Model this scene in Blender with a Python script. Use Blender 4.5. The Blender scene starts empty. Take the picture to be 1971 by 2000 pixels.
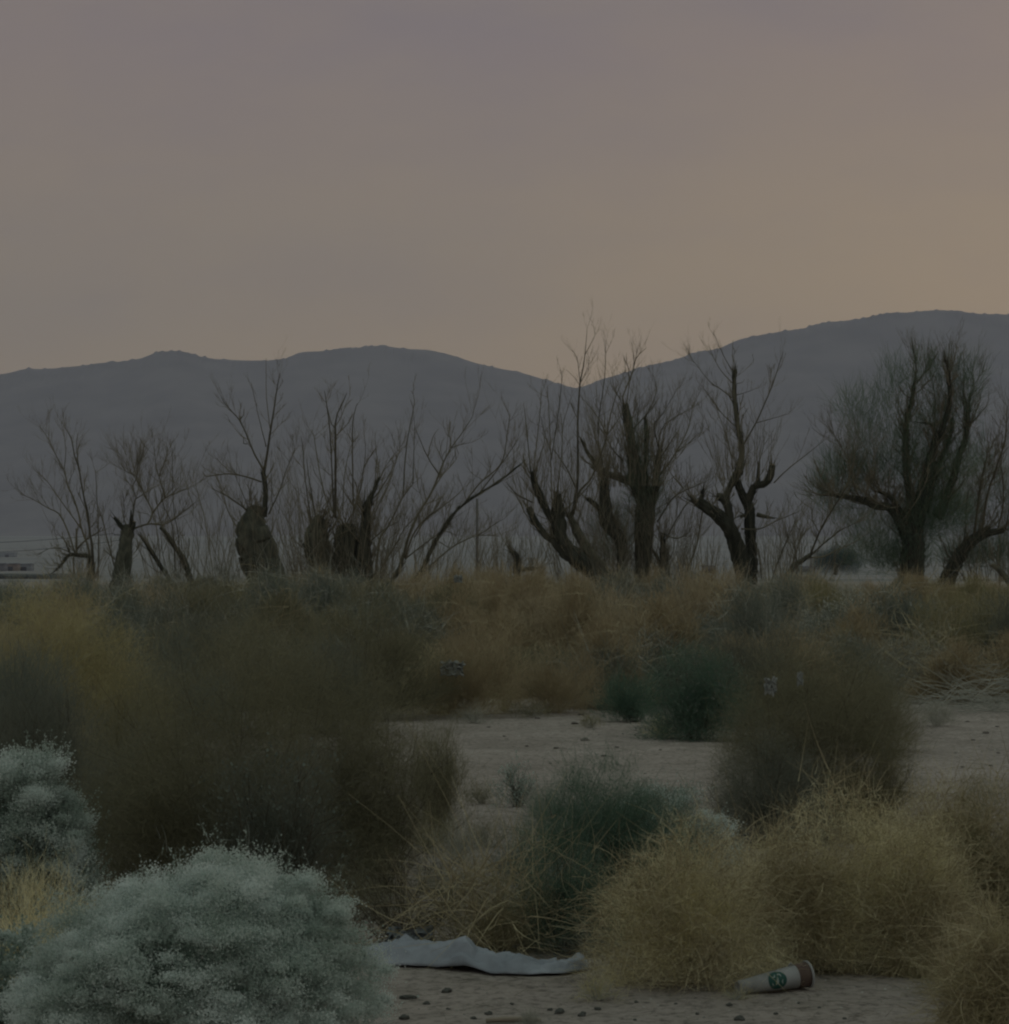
import bpy, math, random
import numpy as np
from mathutils import Vector, noise, Matrix

sc = bpy.context.scene
R = math.radians
F = 5350.0            # focal length in photo pixels (photo 1971 x 2000)
CX, HY = 985.5, 1095.0  # principal column, horizon row
CAMH = 1.0

# ------------------------------------------------------------------ camera
cam = bpy.data.cameras.new('camera')
cam.sensor_fit = 'HORIZONTAL'
cam.sensor_width = 36.0
cam.lens = 36.0 * F / 1971.0
cam.shift_y = 95.0 / 1971.0 * -1.0 * -1.0
cam.clip_start = 0.1
cam.clip_end = 20000
co = bpy.data.objects.new('camera', cam)
co.location = (0, 0, CAMH)
co.rotation_euler = (R(90), 0, 0)
sc.collection.objects.link(co)
sc.camera = co

# ------------------------------------------------------------------ sky
SUN_EL, SUN_AZ = 5.0, 24.0     # low behind the right hand hill
w = bpy.data.worlds.new('World'); sc.world = w
w.use_nodes = True
nt = w.node_tree; nt.nodes.clear()
N = nt.nodes.new; L = nt.links.new
out = N('ShaderNodeOutputWorld'); bg = N('ShaderNodeBackground')
L(bg.outputs[0], out.inputs[0])
sky = N('ShaderNodeTexSky'); sky.sky_type = 'NISHITA'; sky.sun_disc = False
sky.sun_elevation = R(SUN_EL); sky.sun_rotation = R(SUN_AZ)
sky.air_density = 1.0; sky.dust_density = 3.0; sky.altitude = 700
tc = N('ShaderNodeTexCoord')
nrm = N('ShaderNodeVectorMath'); nrm.operation = 'NORMALIZE'; L(tc.outputs['Generated'], nrm.inputs[0])
sep = N('ShaderNodeSeparateXYZ'); L(nrm.outputs[0], sep.inputs[0])
# veil of thin dusk cloud: tan low down, mauve higher; unseen zenith brightened as green fill
ramp = N('ShaderNodeValToRGB'); L(sep.outputs['Z'], ramp.inputs[0])
e = ramp.color_ramp.elements
e[0].position = 0.0; e[0].color = (0.250, 0.192, 0.132, 1)
e[1].position = 1.0; e[1].color = (0.35, 0.405, 0.345, 1)
for p, c in ((0.07, (0.249, 0.195, 0.138, 1)), (0.12, (0.235, 0.188, 0.145, 1)), (0.185, (0.212, 0.170, 0.158, 1)), (0.25, (0.182, 0.160, 0.155, 1)), (0.5, (0.285, 0.31, 0.265, 1))):
    k = e.new(p); k.color = c
# warm glow round the hidden sun
gd = Vector((math.sin(R(11)), math.cos(R(11)), 2.4 * math.sin(R(3.5)))).normalized()
mpg = N('ShaderNodeMapping'); mpg.inputs['Scale'].default_value = (1, 1, 2.4); L(nrm.outputs[0], mpg.inputs[0])
ngl = N('ShaderNodeVectorMath'); ngl.operation = 'NORMALIZE'; L(mpg.outputs[0], ngl.inputs[0])
dot = N('ShaderNodeVectorMath'); dot.operation = 'DOT_PRODUCT'; L(ngl.outputs[0], dot.inputs[0]); dot.inputs[1].default_value = gd
mr = N('ShaderNodeMapRange'); mr.inputs[1].default_value = 0.94; mr.inputs[2].default_value = 1.0; L(dot.outputs['Value'], mr.inputs[0])
pw = N('ShaderNodeMath'); pw.operation = 'POWER'; pw.inputs[1].default_value = 2.0; L(mr.outputs[0], pw.inputs[0])
glow = N('ShaderNodeMixRGB'); glow.blend_type = 'ADD'; L(pw.outputs[0], glow.inputs[0]); L(ramp.outputs[0], glow.inputs[1])
glow.inputs[2].default_value = (0.044, 0.025, -0.026, 1)
# broad soft bands in the veil
mp = N('ShaderNodeMapping'); mp.inputs['Scale'].default_value = (5, 5, 17); mp.inputs['Rotation'].default_value = (0, R(14), 0)
L(nrm.outputs[0], mp.inputs[0])
nz = N('ShaderNodeTexNoise'); nz.inputs['Scale'].default_value = 1.1; nz.inputs['Detail'].default_value = 4; nz.inputs['Roughness'].default_value = 0.45
L(mp.outputs[0], nz.inputs['Vector'])
cr = N('ShaderNodeMapRange'); cr.inputs[1].default_value = 0.35; cr.inputs[2].default_value = 0.68; L(nz.outputs[0], cr.inputs[0])
band = N('ShaderNodeMixRGB'); band.blend_type = 'MULTIPLY'; L(cr.outputs[0], band.inputs[0]); L(glow.outputs[0], band.inputs[1])
band.inputs[2].default_value = (0.93, 0.955, 1.01, 1)
sk = N('ShaderNodeMixRGB'); sk.blend_type = 'ADD'; sk.inputs[0].default_value = 0.004
mp2 = N('ShaderNodeMapping'); mp2.inputs['Scale'].default_value = (9, 9, 22); L(nrm.outputs[0], mp2.inputs[0])
nz2 = N('ShaderNodeTexNoise'); nz2.inputs['Scale'].default_value = 1.6; nz2.inputs['Detail'].default_value = 6; nz2.inputs['Roughness'].default_value = 0.55; L(mp2.outputs[0], nz2.inputs['Vector'])
cr2 = N('ShaderNodeMapRange'); cr2.inputs[1].default_value = 0.42; cr2.inputs[2].default_value = 0.66; L(nz2.outputs[0], cr2.inputs[0])
mot = N('ShaderNodeMixRGB'); mot.blend_type = 'MULTIPLY'; L(cr2.outputs[0], mot.inputs[0]); L(band.outputs[0], mot.inputs[1]); mot.inputs[2].default_value = (0.93, 0.94, 1.01, 1)
L(mot.outputs[0], sk.inputs[1]); L(sky.outputs[0], sk.inputs[2])
L(sk.outputs[0], bg.inputs['Color']); bg.inputs['Strength'].default_value = 1.0

# ------------------------------------------------------------------ sun: faint wide after-glow
sl = bpy.data.lights.new('sun', 'SUN'); sl.energy = 0.10; sl.angle = R(25); sl.color = (1.0, 0.80, 0.62)
so = bpy.data.objects.new('sun', sl)
so.rotation_euler = (R(90 - 14), 0, R(180 - 40))
sc.collection.objects.link(so)

sc.view_settings.view_transform = 'Standard'; sc.view_settings.look = 'None'
sc.view_settings.exposure = 0.0; sc.view_settings.gamma = 1.0
sc.view_settings.use_curve_mapping = False
sc.cycles.use_denoising = True
sc.cycles.max_bounces = 8
sc.cycles.diffuse_bounces = 5
sc.cycles.volume_bounces = 1
sc.cycles.pixel_filter_type = 'BLACKMAN_HARRIS'
sc.cycles.filter_width = 2.2
sc.cycles.use_adaptive_sampling = False

# ================================================================== helpers
def px(x, y, Y, dy=0.0):
    """photo pixel at distance Y -> world, then pushed dy in depth without rescaling"""
    return Vector(((x - CX) / F * Y, Y + dy, CAMH + (HY - y) / F * Y))

def tag(o, label=None, cat=None, group=None, kind=None):
    if label: o['label'] = label
    if cat: o['category'] = cat
    if group: o['group'] = group
    if kind: o['kind'] = kind
    return o

def empty(name, loc, label, cat, group=None):
    o = bpy.data.objects.new(name, None); o.location = loc; o.empty_display_size = 0.1
    sc.collection.objects.link(o); return tag(o, label, cat, group)

def mesh_obj(name, verts, faces_flat, counts, mat, parent=None, attr=None, smooth=False):
    """verts (n,3) array; faces_flat flat index array; counts per-face loop totals"""
    me = bpy.data.meshes.new(name)
    verts = np.asarray(verts, dtype=np.float32); ff = np.asarray(faces_flat, dtype=np.int32)
    counts = np.asarray(counts, dtype=np.int32)
    me.vertices.add(len(verts)); me.vertices.foreach_set('co', verts.ravel())
    me.loops.add(len(ff)); me.loops.foreach_set('vertex_index', ff)
    me.polygons.add(len(counts))
    st = np.zeros(len(counts), dtype=np.int32); st[1:] = np.cumsum(counts)[:-1]
    me.polygons.foreach_set('loop_start', st)
    if attr is not None:
        a = me.attributes.new('v', 'FLOAT', 'POINT'); a.data.foreach_set('value', np.asarray(attr, dtype=np.float32))
    me.update(calc_edges=True)
    if smooth: me.polygons.foreach_set('use_smooth', np.ones(len(counts), dtype=bool))
    me.materials.append(mat)
    o = bpy.data.objects.new(name, me); sc.collection.objects.link(o)
    if parent: o.parent = parent
    return o

class MB:
    """plain mesh collector"""
    def __init__(s): s.v = []; s.f = []; s.a = []
    def tube(s, pts, rad, sides=6, cap=True, rough=0.0, av=None):
        n = len(pts); base = len(s.v)
        av = random.random() if av is None else av
        up = Vector((0.3, 1, 0.2)).normalized()
        ph = random.random() * 10
        for i, p in enumerate(pts):
            t = (pts[min(i + 1, n - 1)] - pts[max(i - 1, 0)])
            t = t.normalized() if t.length > 1e-9 else Vector((0, 0, 1))
            a = t.cross(up); a = a.normalized() if a.length > 1e-6 else Vector((1, 0, 0))
            b = t.cross(a)
            for k in range(sides):
                th = 2 * math.pi * k / sides
                r = rad[i]
                if rough:
                    q = Vector((math.cos(th) * 1.1 + ph, math.sin(th) * 1.1, i * 0.10))
                    q2 = Vector((math.cos(th) * 3.6 + ph, math.sin(th) * 3.6, i * 0.07))
                    r *= 1 + rough * (0.7 * noise.noise(q) + 0.8 * noise.noise(q2) + 0.45 * noise.noise(Vector((math.cos(th) * 2.6, math.sin(th) * 2.6 + ph, i * 0.42))) + 0.25 * noise.noise(Vector((math.cos(th) * 6, math.sin(th) * 6 + ph, i * 1.0))))
                s.v.append(p + a * (math.cos(th) * r) + b * (math.sin(th) * r)); s.a.append(av)
        for i in range(n - 1):
            for k in range(sides):
                k2 = (k + 1) % sides
                s.f.append((base + i * sides + k, base + i * sides + k2, base + (i + 1) * sides + k2, base + (i + 1) * sides + k))
        if cap:
            s.f.append(tuple(base + (n - 1) * sides + k for k in range(sides)))
            s.f.append(tuple(base + sides - 1 - k for k in range(sides)))
    def box(s, lo, hi, av=0.5):
        b = len(s.v)
        for z in (lo[2], hi[2]):
            for (x, y) in ((lo[0], lo[1]), (hi[0], lo[1]), (hi[0], hi[1]), (lo[0], hi[1])):
                s.v.append(Vector((x, y, z))); s.a.append(av)
        for q in ((0, 3, 2, 1), (4, 5, 6, 7), (0, 1, 5, 4), (1, 2, 6, 5), (2, 3, 7, 6), (3, 0, 4, 7)):
            s.f.append(tuple(b + i for i in q))
    def build(s, name, mat, parent=None, smooth=True, origin=None):
        if not s.v: return None
        o0 = Vector(origin) if origin is not None else Vector((0, 0, 0))
        V = np.array([tuple(v - o0) for v in s.v])
        return mesh_obj(name, V, [i for f in s.f for i in f], [len(f) for f in s.f], mat, parent, s.a, smooth)

# ------------------------------------------------------------------ materials
def mat(name, cols, rough=0.9, nscale=6.0, bump=0.0, bscale=40.0, trans=0.0, spec=0.2, attr=True, coords='Object', stretch=None):
    """cols: ramp colours driven by the per-piece random value mixed with a noise"""
    m = bpy.data.materials.new(name); m.use_nodes = True
    t = m.node_tree; n = t.nodes.new; l = t.links.new
    bs = t.nodes['Principled BSDF']
    bs.inputs['Roughness'].default_value = rough
    bs.inputs['Specular IOR Level'].default_value = spec
    tcx = n('ShaderNodeTexCoord')
    src = tcx.outputs[coords]
    if stretch:
        mpp = n('ShaderNodeMapping'); mpp.inputs['Scale'].default_value = stretch; l(src, mpp.inputs[0]); src = mpp.outputs[0]
    nn = n('ShaderNodeTexNoise'); nn.inputs['Scale'].default_value = nscale; nn.inputs['Detail'].default_value = 5
    l(src, nn.inputs['Vector'])
    mx = n('ShaderNodeMapRange'); mx.inputs[1].default_value = 0.30; mx.inputs[2].default_value = 0.70
    l(nn.outputs[0], mx.inputs[0])
    fac = mx.outputs[0]
    if attr:
        at = n('ShaderNodeAttribute'); at.attribute_name = 'v'
        mm = n('ShaderNodeMath'); mm.operation = 'MULTIPLY_ADD'; mm.inputs[1].default_value = 0.45
        l(mx.outputs[0], mm.inputs[0])
        m2 = n('ShaderNodeMath'); m2.operation = 'MULTIPLY'; m2.inputs[1].default_value = 0.55
        l(at.outputs['Fac'], m2.inputs[0]); l(m2.outputs[0], mm.inputs[2]); fac = mm.outputs[0]
    rp = n('ShaderNodeValToRGB'); l(fac, rp.inputs[0])
    els = rp.color_ramp.elements
    els[0].color = (*cols[0], 1); els[1].color = (*cols[-1], 1); els[0].position = 0.08; els[1].position = 0.92
    for i, c in enumerate(cols[1:-1]):
        k = els.new(0.08 + 0.84 * (i + 1) / (len(cols) - 1)); k.color = (*c, 1)
    l(rp.outputs[0], bs.inputs['Base Color'])
    if bump:
        bn = n('ShaderNodeTexNoise'); bn.inputs['Scale'].default_value = bscale; bn.inputs['Detail'].default_value = 6
        l(src, bn.inputs['Vector'])
        bp = n('ShaderNodeBump'); bp.inputs['Strength'].default_value = bump; bp.inputs['Distance'].default_value = 0.02
        l(bn.outputs[0], bp.inputs['Height']); l(bp.outputs[0], bs.inputs['Normal'])
    if trans:
        tr = n('ShaderNodeBsdfTranslucent'); l(rp.outputs[0], tr.inputs['Color'])
        ms = n('ShaderNodeMixShader'); ms.inputs[0].default_value = trans
        o = t.nodes['Material Output']; l(bs.outputs[0], ms.inputs[1]); l(tr.outputs[0], ms.inputs[2]); l(ms.outputs[0], o.inputs[0])
    return m

M = {}
M['bark'] = mat('dark_bark', [(0.025, 0.028, 0.022), (0.07, 0.072, 0.056), (0.17, 0.16, 0.12)], nscale=10, bump=1.0, bscale=24, stretch=(1, 1, 0.18))
M['bark_tan'] = mat('tan_bark', [(0.13, 0.12, 0.09), (0.20, 0.18, 0.13), (0.27, 0.24, 0.17)], nscale=3, bump=0.8, bscale=14, stretch=(1, 1, 0.25))
M['cut'] = mat('cut_wood', [(0.22, 0.17, 0.11), (0.33, 0.28, 0.21)], nscale=9, bump=0.5)
M['branch'] = mat('bare_branch', [(0.07, 0.066, 0.052), (0.14, 0.128, 0.095), (0.20, 0.18, 0.13)], nscale=1.2)
M['twig'] = mat('bare_twig', [(0.13, 0.12, 0.09), (0.20, 0.18, 0.135), (0.27, 0.24, 0.18)], nscale=1.2)
M['willow'] = mat('willow_foliage', [(0.085, 0.14, 0.105), (0.14, 0.20, 0.14), (0.20, 0.235, 0.15)], nscale=0.9, trans=0.3)
M['farbush'] = mat('far_foliage', [(0.06, 0.10, 0.10), (0.10, 0.15, 0.14)], nscale=0.9, trans=0.2)
FOL = {
 'gold':  [(0.60, 0.53, 0.30), (0.84, 0.79, 0.53), (0.93, 0.90, 0.70)],
 'olive': [(0.17, 0.16, 0.085), (0.27, 0.25, 0.14), (0.36, 0.335, 0.20)],
 'brown': [(0.155, 0.15, 0.098), (0.22, 0.212, 0.14), (0.285, 0.27, 0.18)],
 'dark':  [(0.12, 0.135, 0.11), (0.17, 0.18, 0.145), (0.22, 0.225, 0.18)],
 'rust':  [(0.25, 0.197, 0.118), (0.37, 0.308, 0.20), (0.46, 0.398, 0.27)],
 'tan':   [(0.30, 0.25, 0.165), (0.40, 0.34, 0.235), (0.50, 0.43, 0.31)],
 'green': [(0.08, 0.145, 0.105), (0.12, 0.19, 0.14), (0.17, 0.235, 0.17)],
 'teal':  [(0.13, 0.155, 0.135), (0.19, 0.215, 0.185), (0.27, 0.29, 0.25)],
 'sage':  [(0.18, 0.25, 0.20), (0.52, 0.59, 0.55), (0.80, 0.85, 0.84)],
 'pale':  [(0.36, 0.38, 0.33), (0.50, 0.51, 0.45), (0.64, 0.64, 0.59)],
 'dead':  [(0.26, 0.27, 0.23), (0.37, 0.37, 0.32), (0.47, 0.46, 0.40)],
 'hay':   [(0.31, 0.275, 0.14), (0.44, 0.395, 0.22), (0.54, 0.49, 0.30)],
 'straw': [(0.42, 0.37, 0.19), (0.58, 0.53, 0.32), (0.72, 0.68, 0.46)],
}
for k, c in FOL.items(): M['f_' + k] = mat(k + '_foliage', c, nscale=5.0, trans=0.5 if k in ('gold', 'straw', 'sage') else 0.3)
M['stem_dark'] = mat('dark_stem', [(0.06, 0.052, 0.04), (0.13, 0.115, 0.085)], nscale=8)
M['stem_tan'] = mat('tan_stem', [(0.30, 0.255, 0.16), (0.48, 0.42, 0.28)], nscale=8)
M['stem_grey'] = mat('grey_stem', [(0.28, 0.29, 0.26), (0.46, 0.46, 0.41)], nscale=8)

# ================================================================== terrain
def sstep(a, b, x):
    t = min(1, max(0, (x - a) / (b - a))); return t * t * (3 - 2 * t)
def gz(x, y):
    z = 0.0
    if y < 70 and y > -20:
        k = 1 - sstep(50, 70, y)
        z += k * (0.022 * noise.noise(Vector((x * 0.8, y * 0.8, 0))) + 0.007 * noise.noise(Vector((x * 4, y * 4, 3))))
        if y < 19: z += 0.004 * noise.noise(Vector((x * 17, y * 17, 5)))
    z += -2.2 * sstep(80, 450, y) + 26 * sstep(900, 2600, y) ** 1.3
    return z

ys = [-12, -6, -2, 0, 1.5, 3] + list(np.geomspace(4.3, 30, 330)) + list(np.geomspace(30.5, 120, 60)) + list(np.geomspace(125, 4700, 70))
us = np.concatenate([np.linspace(-1, -0.16, 26)[:-1], np.linspace(-0.16, 0.16, 230), np.linspace(0.16, 1, 26)[1:]])
V = []
for y in ys:
    for u in us:
        x = u * (6 + 1.1 * abs(y)) if y > 0 else u * 10
        V.append((x, y, gz(x, y)))
nu = len(us); fc = []
for j in range(len(ys) - 1):
    for i in range(nu - 1):
        a = j * nu + i; fc += [a, a + 1, a + nu + 1, a + nu]
gm = bpy.data.materials.new('desert_ground'); gm.use_nodes = True
t = gm.node_tree; n = t.nodes.new; l = t.links.new; bs = t.nodes['Principled BSDF']; bs.inputs['Roughness'].default_value = 1; bs.inputs['Specular IOR Level'].default_value = 0.1
ge = n('ShaderNodeNewGeometry')
def nzn(scale, det, vec, rg=0.6):
    q = n('ShaderNodeTexNoise'); q.inputs['Scale'].default_value = scale; q.inputs['Detail'].default_value = det; q.inputs['Roughness'].default_value = rg
    l(vec, q.inputs['Vector']); return q.outputs[0]
a = nzn(1.1, 6, ge.outputs['Position']); r1 = n('ShaderNodeValToRGB'); l(a, r1.inputs[0])
r1.color_ramp.elements[0].position = 0.3; r1.color_ramp.elements[0].color = (0.285, 0.252, 0.225, 1)
r1.color_ramp.elements[1].position = 0.72; r1.color_ramp.elements[1].color = (0.435, 0.388, 0.355, 1)
b = nzn(34, 8, ge.outputs['Position'], 0.75); r2 = n('ShaderNodeValToRGB'); l(b, r2.inputs[0])
r2.color_ramp.elements[0].position = 0.34; r2.color_ramp.elements[0].color = (0.42, 0.42, 0.42, 1)
r2.color_ramp.elements[1].position = 0.52; r2.color_ramp.elements[1].color = (1, 1, 1, 1)
mu0 = n('ShaderNodeMixRGB'); mu0.blend_type = 'MULTIPLY'; mu0.inputs[0].default_value = 1; l(r1.outputs[0], mu0.inputs[1]); l(r2.outputs[0], mu0.inputs[2])
b2 = nzn(5.5, 7, ge.outputs['Position'], 0.7); r4 = n('ShaderNodeValToRGB'); l(b2, r4.inputs[0])
r4.color_ramp.elements[0].position = 0.36; r4.color_ramp.elements[0].color = (0.84, 0.84, 0.83, 1)
r4.color_ramp.elements[1].position = 0.56; r4.color_ramp.elements[1].color = (1.06, 1.05, 1.06, 1)
mu = n('ShaderNodeMixRGB'); mu.blend_type = 'MULTIPLY'; mu.inputs[0].default_value = 1; l(mu0.outputs[0], mu.inputs[1]); l(r4.outputs[0], mu.inputs[2])
# far valley floor: duller scrub-covered soil
sp = n('ShaderNodeSeparateXYZ'); l(ge.outputs['Position'], sp.inputs[0])
mrr = n('ShaderNodeMapRange'); mrr.inputs[1].default_value = 60; mrr.inputs[2].default_value = 400; l(sp.outputs['Y'], mrr.inputs[0])
fv = n('ShaderNodeMapping'); fv.inputs['Scale'].default_value = (0.006, 0.05, 1); l(ge.outputs['Position'], fv.inputs[0])
c = nzn(1.0, 6, fv.outputs[0]); r3 = n('ShaderNodeValToRGB'); l(c, r3.inputs[0])
r3.color_ramp.elements[0].position = 0.35; r3.color_ramp.elements[0].color = (0.14, 0.15, 0.15, 1)
r3.color_ramp.elements[1].position = 0.7; r3.color_ramp.elements[1].color = (0.30, 0.28, 0.27, 1)
m3 = n('ShaderNodeMixRGB'); l(mrr.outputs[0], m3.inputs[0]); l(mu.outputs[0], m3.inputs[1]); l(r3.outputs[0], m3.inputs[2])
l(m3.outputs[0], bs.inputs['Base Color'])
bp = n('ShaderNodeBump'); bp.inputs['Strength'].default_value = 0.9; bp.inputs['Distance'].default_value = 0.015; l(b, bp.inputs['Height']); l(bp.outputs[0], bs.inputs['Normal'])
tag(mesh_obj('ground', V, fc, [4] * (len(fc) // 4), gm, smooth=True), 'pale sandy desert ground with scattered clods running to the hills', 'ground', kind='structure')

# hills
RX = [-900, -500, -200, 0, 52, 120, 190, 235, 280, 305, 340, 365, 400, 460, 530, 560, 583, 640, 720, 800, 838, 870, 905, 960, 1010, 1060, 1090, 1125, 1150, 1200, 1250, 1300, 1350, 1405, 1450, 1490, 1560, 1630, 1675, 1730, 1790, 1840, 1900, 1971, 2200, 2500, 2900]
RY = [770, 740, 742, 729, 720, 716, 708, 704, 696, 687, 683, 687, 697, 702, 703, 698, 688, 681, 674, 678, 682, 688, 700, 716, 724, 738, 748, 755, 750, 732, 716, 706, 688, 678, 661, 650, 641, 625, 621, 609, 606, 603, 609, 612, 640, 690, 760]
hx = np.linspace(-900, 2900, 1500)
prof = np.interp(hx, RX, RY)
kern = np.hanning(9); kern /= kern.sum(); prof = np.convolve(np.pad(prof, 4, mode='edge'), kern, mode='valid')
V = []; fc = []; NY = 90
for j in range(NY):
    s = j / (NY - 1) * 1.12
    Yd = 3300 + 1200 * s
    for i, p in enumerate(hx):
        X = (p - CX) / F * Yd
        top = 1 + (HY - prof[i]) / F * 4500
        if s <= 1: z = 22 + (top - 22) * (s ** 1.15)
        else: z = top - (s - 1) * 900
        g = noise.fractal(Vector((X / 260 + 3, Yd / 900, 1.3)), 1.0, 2.1, 5) * 2.2
        env = math.sin(math.pi * min(1, s)) 
        z += g * 9 * env
        if s > 0.93: z += 4.2 * max(0, noise.noise(Vector((X / 8, Yd / 30, 9)))) + 3.0 * noise.noise(Vector((X / 45, 0, 2)))
        V.append((X, Yd, z))
nx = len(hx)
for j in range(NY - 1):
    for i in range(nx - 1):
        a0 = j * nx + i; fc += [a0, a0 + 1, a0 + nx + 1, a0 + nx]
M['hill'] = mat('hill_scrub', [(0.085, 0.075, 0.07), (0.11, 0.098, 0.092), (0.14, 0.125, 0.116)], nscale=0.012, attr=False, bump=0.0)
tag(mesh_obj('hills', V, fc, [4] * (len(fc) // 4), M['hill'], smooth=True), 'long hazy ridge of rounded desert hills with a saddle right of centre', 'hills', kind='structure')

# haze
hb = MB(); hb.box((-7000, -60, -45), (7000, 4720, 432))
hm = bpy.data.materials.new('haze_air'); hm.use_nodes = True; ht = hm.node_tree; ht.nodes.clear()
ho = ht.nodes.new('ShaderNodeOutputMaterial'); pv = ht.nodes.new('ShaderNodeVolumePrincipled')
pv.inputs['Color'].default_value = (0.79, 0.80, 1.0, 1); pv.inputs['Density'].default_value = 0.00014
ht.links.new(pv.outputs[0], ho.inputs['Volume'])
tag(hb.build('haze', hm, smooth=False), 'thin dusk haze between the trees and the hills', 'haze', kind='stuff')

# ================================================================== bare trees
def parse(s):
    P = []
    for q in s.split():
        c = [float(u) for u in q.split(',')]; P.append(c)
    return P

def resample(P, step):
    """catmull-ish dense polyline of (x,y,w)"""
    out = []
    for i in range(len(P) - 1):
        p0 = P[max(i - 1, 0)]; p1 = P[i]; p2 = P[i + 1]; p3 = P[min(i + 2, len(P) - 1)]
        d = math.hypot(p2[0] - p1[0], p2[1] - p1[1]); k = max(1, int(d / step))
        for j in range(k):
            t_ = j / k
            q = [0.5 * (2 * p1[c] + (p2[c] - p0[c]) * t_ + (2 * p0[c] - 5 * p1[c] + 4 * p2[c] - p3[c]) * t_ ** 2 + (3 * p1[c] - p0[c] - 3 * p2[c] + p3[c]) * t_ ** 3) for c in range(2)]
            q.append(p1[2] + (p2[2] - p1[2]) * t_); out.append(q)
    out.append(P[-1]); return out

class Tree:
    def __init__(s, name, label, cat, Y, base, seed, group=None):
        random.seed(seed); s.Y = Y; s.sc = Y / F
        s.trunk = MB(); s.br = MB(); s.tw = MB(); s.cuts = []; s.fo = []; s.known = []; s.limbs = []
        b = px(base[0], base[1], Y); b.z = gz(b.x, b.y) - 0.02; s.base = b
        s.name, s.label, s.cat, s.group = name, label, cat, group
        s.root = empty(name, b, label, cat, group)
    def dy_at(s, x, y):
        best, bd = 0.0, 1e9
        for (a, b_, d) in s.known:
            q = (a - x) ** 2 + (b_ - y) ** 2
            if q < bd: bd = q; best = d
        return best if bd < 40 ** 2 else random.uniform(-0.5, 0.5)
    def limb(s, st, w0=None, w1=None, sl=None, shoots=0, slen=1.0, cut=False, tan=False, wob=0.0):
        P = parse(st)
        if len(P[0]) < 3:
            n_ = len(P)
            for i, p in enumerate(P): p.append(w0 + (w1 - w0) * (i / (n_ - 1)))
        big = max(p[2] for p in P) > 8.9
        D = resample(P, 5 if big else 9)
        d0 = s.dy_at(P[0][0], P[0][1]); sl = random.uniform(-0.45, 0.45) if sl is None else sl
        tk = {'tree_stump': 0.45, 'feathery_tree': 0.42}.get(s.name, 0.38)
        pts = []; rad = []; run = 0; px0 = D[0]
        for i, p in enumerate(D):
            run += math.hypot(p[0] - px0[0], p[1] - px0[1]) * s.sc; px0 = p
            jx = wob + (0.05 * p[2] if big else 0.5)
            v = px(p[0] + random.uniform(-jx, jx) * 0.6, p[1], s.Y, d0 + sl * run)
            pts.append(v); rad.append((p[2] * tk if big else max(p[2] * 0.40, 0.34)) * s.sc); s.known.append((p[0], p[1], d0 + sl * run))
        if big:
            s.trunk.tube(pts, rad, 26, rough=0.42 if max(p[2] for p in P) < 55 else 0.20)
            for _ in range(int(len(pts) * 1.4)):     # shaggy bark splinters
                i = random.randrange(len(pts) - 1); th = random.random() * 6.28
                o = Vector((math.cos(th), math.sin(th), 0)) * rad[i] * 0.95
                a = pts[i] + o; b_ = a + o.normalized() * random.uniform(0.01, 0.05) + (pts[i + 1] - pts[i]).normalized() * random.uniform(0.08, 0.3)
                s.trunk.tube([a, b_], [0.012, 0.004], 3)
            if cut:
                tdir = (pts[-1] - pts[-2]).normalized(); cb = MB(); s.cuts.append(cb)
                cb.tube([pts[-1] + tdir * 0.004, pts[-1] + tdir * 0.012], [rad[-1] * 0.8, rad[-1] * 0.78], 12)
            s.limbs.append((pts, rad))
        else:
            (s.br).tube(pts, rad, 5)
            s.limbs.append((pts, rad))
        ns = int(shoots * 1.9)
        for _ in range(ns):
            i = random.randrange(max(1, int(len(pts) * 0.3)), len(pts)) if not big else random.randrange(len(pts))
            i = min(i, len(pts) - 1)
            t_ = (pts[min(i + 1, len(pts) - 1)] - pts[max(i - 1, 0)]).normalized()
            s.shoot(pts[i], t_, slen * random.uniform(0.5, 1.25), max(min(rad[i] * 0.5, 0.015), 0.0045) * random.choice((.45, .6, .8, 1.3)), 2)
        return s
    def shoot(s, p, t_, ln, r, depth, spread=0.75):
        d = (t_ + Vector((random.gauss(0, spread), random.gauss(0, spread), random.gauss(0.25, 0.3)))).normalized()
        n_ = 5; pts = [p]; q = p.copy()
        for i in range(n_):
            d = (d + Vector((random.gauss(0, .10), random.gauss(0, .10), random.gauss(0.09, .06)))).normalized()
            q = q + d * ln / n_; pts.append(q.copy())
        s.tw.tube(pts, [r * (1 - 0.7 * i / n_) for i in range(n_ + 1)], 3, cap=False)
        if depth > 0:
            for _ in range(random.randint(2, 5)):
                i = random.randint(1, n_)
                s.shoot(pts[i], (pts[i] - pts[i - 1]).normalized(), ln * random.uniform(0.25, 0.55), r * 0.6, depth - 1, 0.45)
    def thicket(s, x0, x1, yb, yt, n_, lean=0.0, r=0.0065):
        n_ = int(n_ * 2.1)
        """upright sprouts from the ground or from a stump"""
        for _ in range(n_):
            x = random.uniform(x0, x1); c = (x - (x0 + x1) / 2) / max(1, (x1 - x0) / 2)
            p = px(x, yb, s.Y, random.uniform(-1.0, 1.0)); ln = (yb - yt) * s.sc * random.uniform(0.45, 1.0)
            d = Vector((c * 0.35 + lean + random.gauss(0, .12), random.gauss(0, .12), 1)).normalized()
            s.shoot(p, d, ln, r * random.uniform(.6, 1.3), 1, 0.10)
    def tuft(s, x, y, wx, hy, n_, up=0.8, ln=0.35, dyr=0.7):
        """feathery foliage strands in an ellipsoid"""
        c = px(x, y, s.Y)
        for _ in range(n_): s.fo.append((c, wx * s.sc, hy * s.sc, up, ln, dyr))
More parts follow.
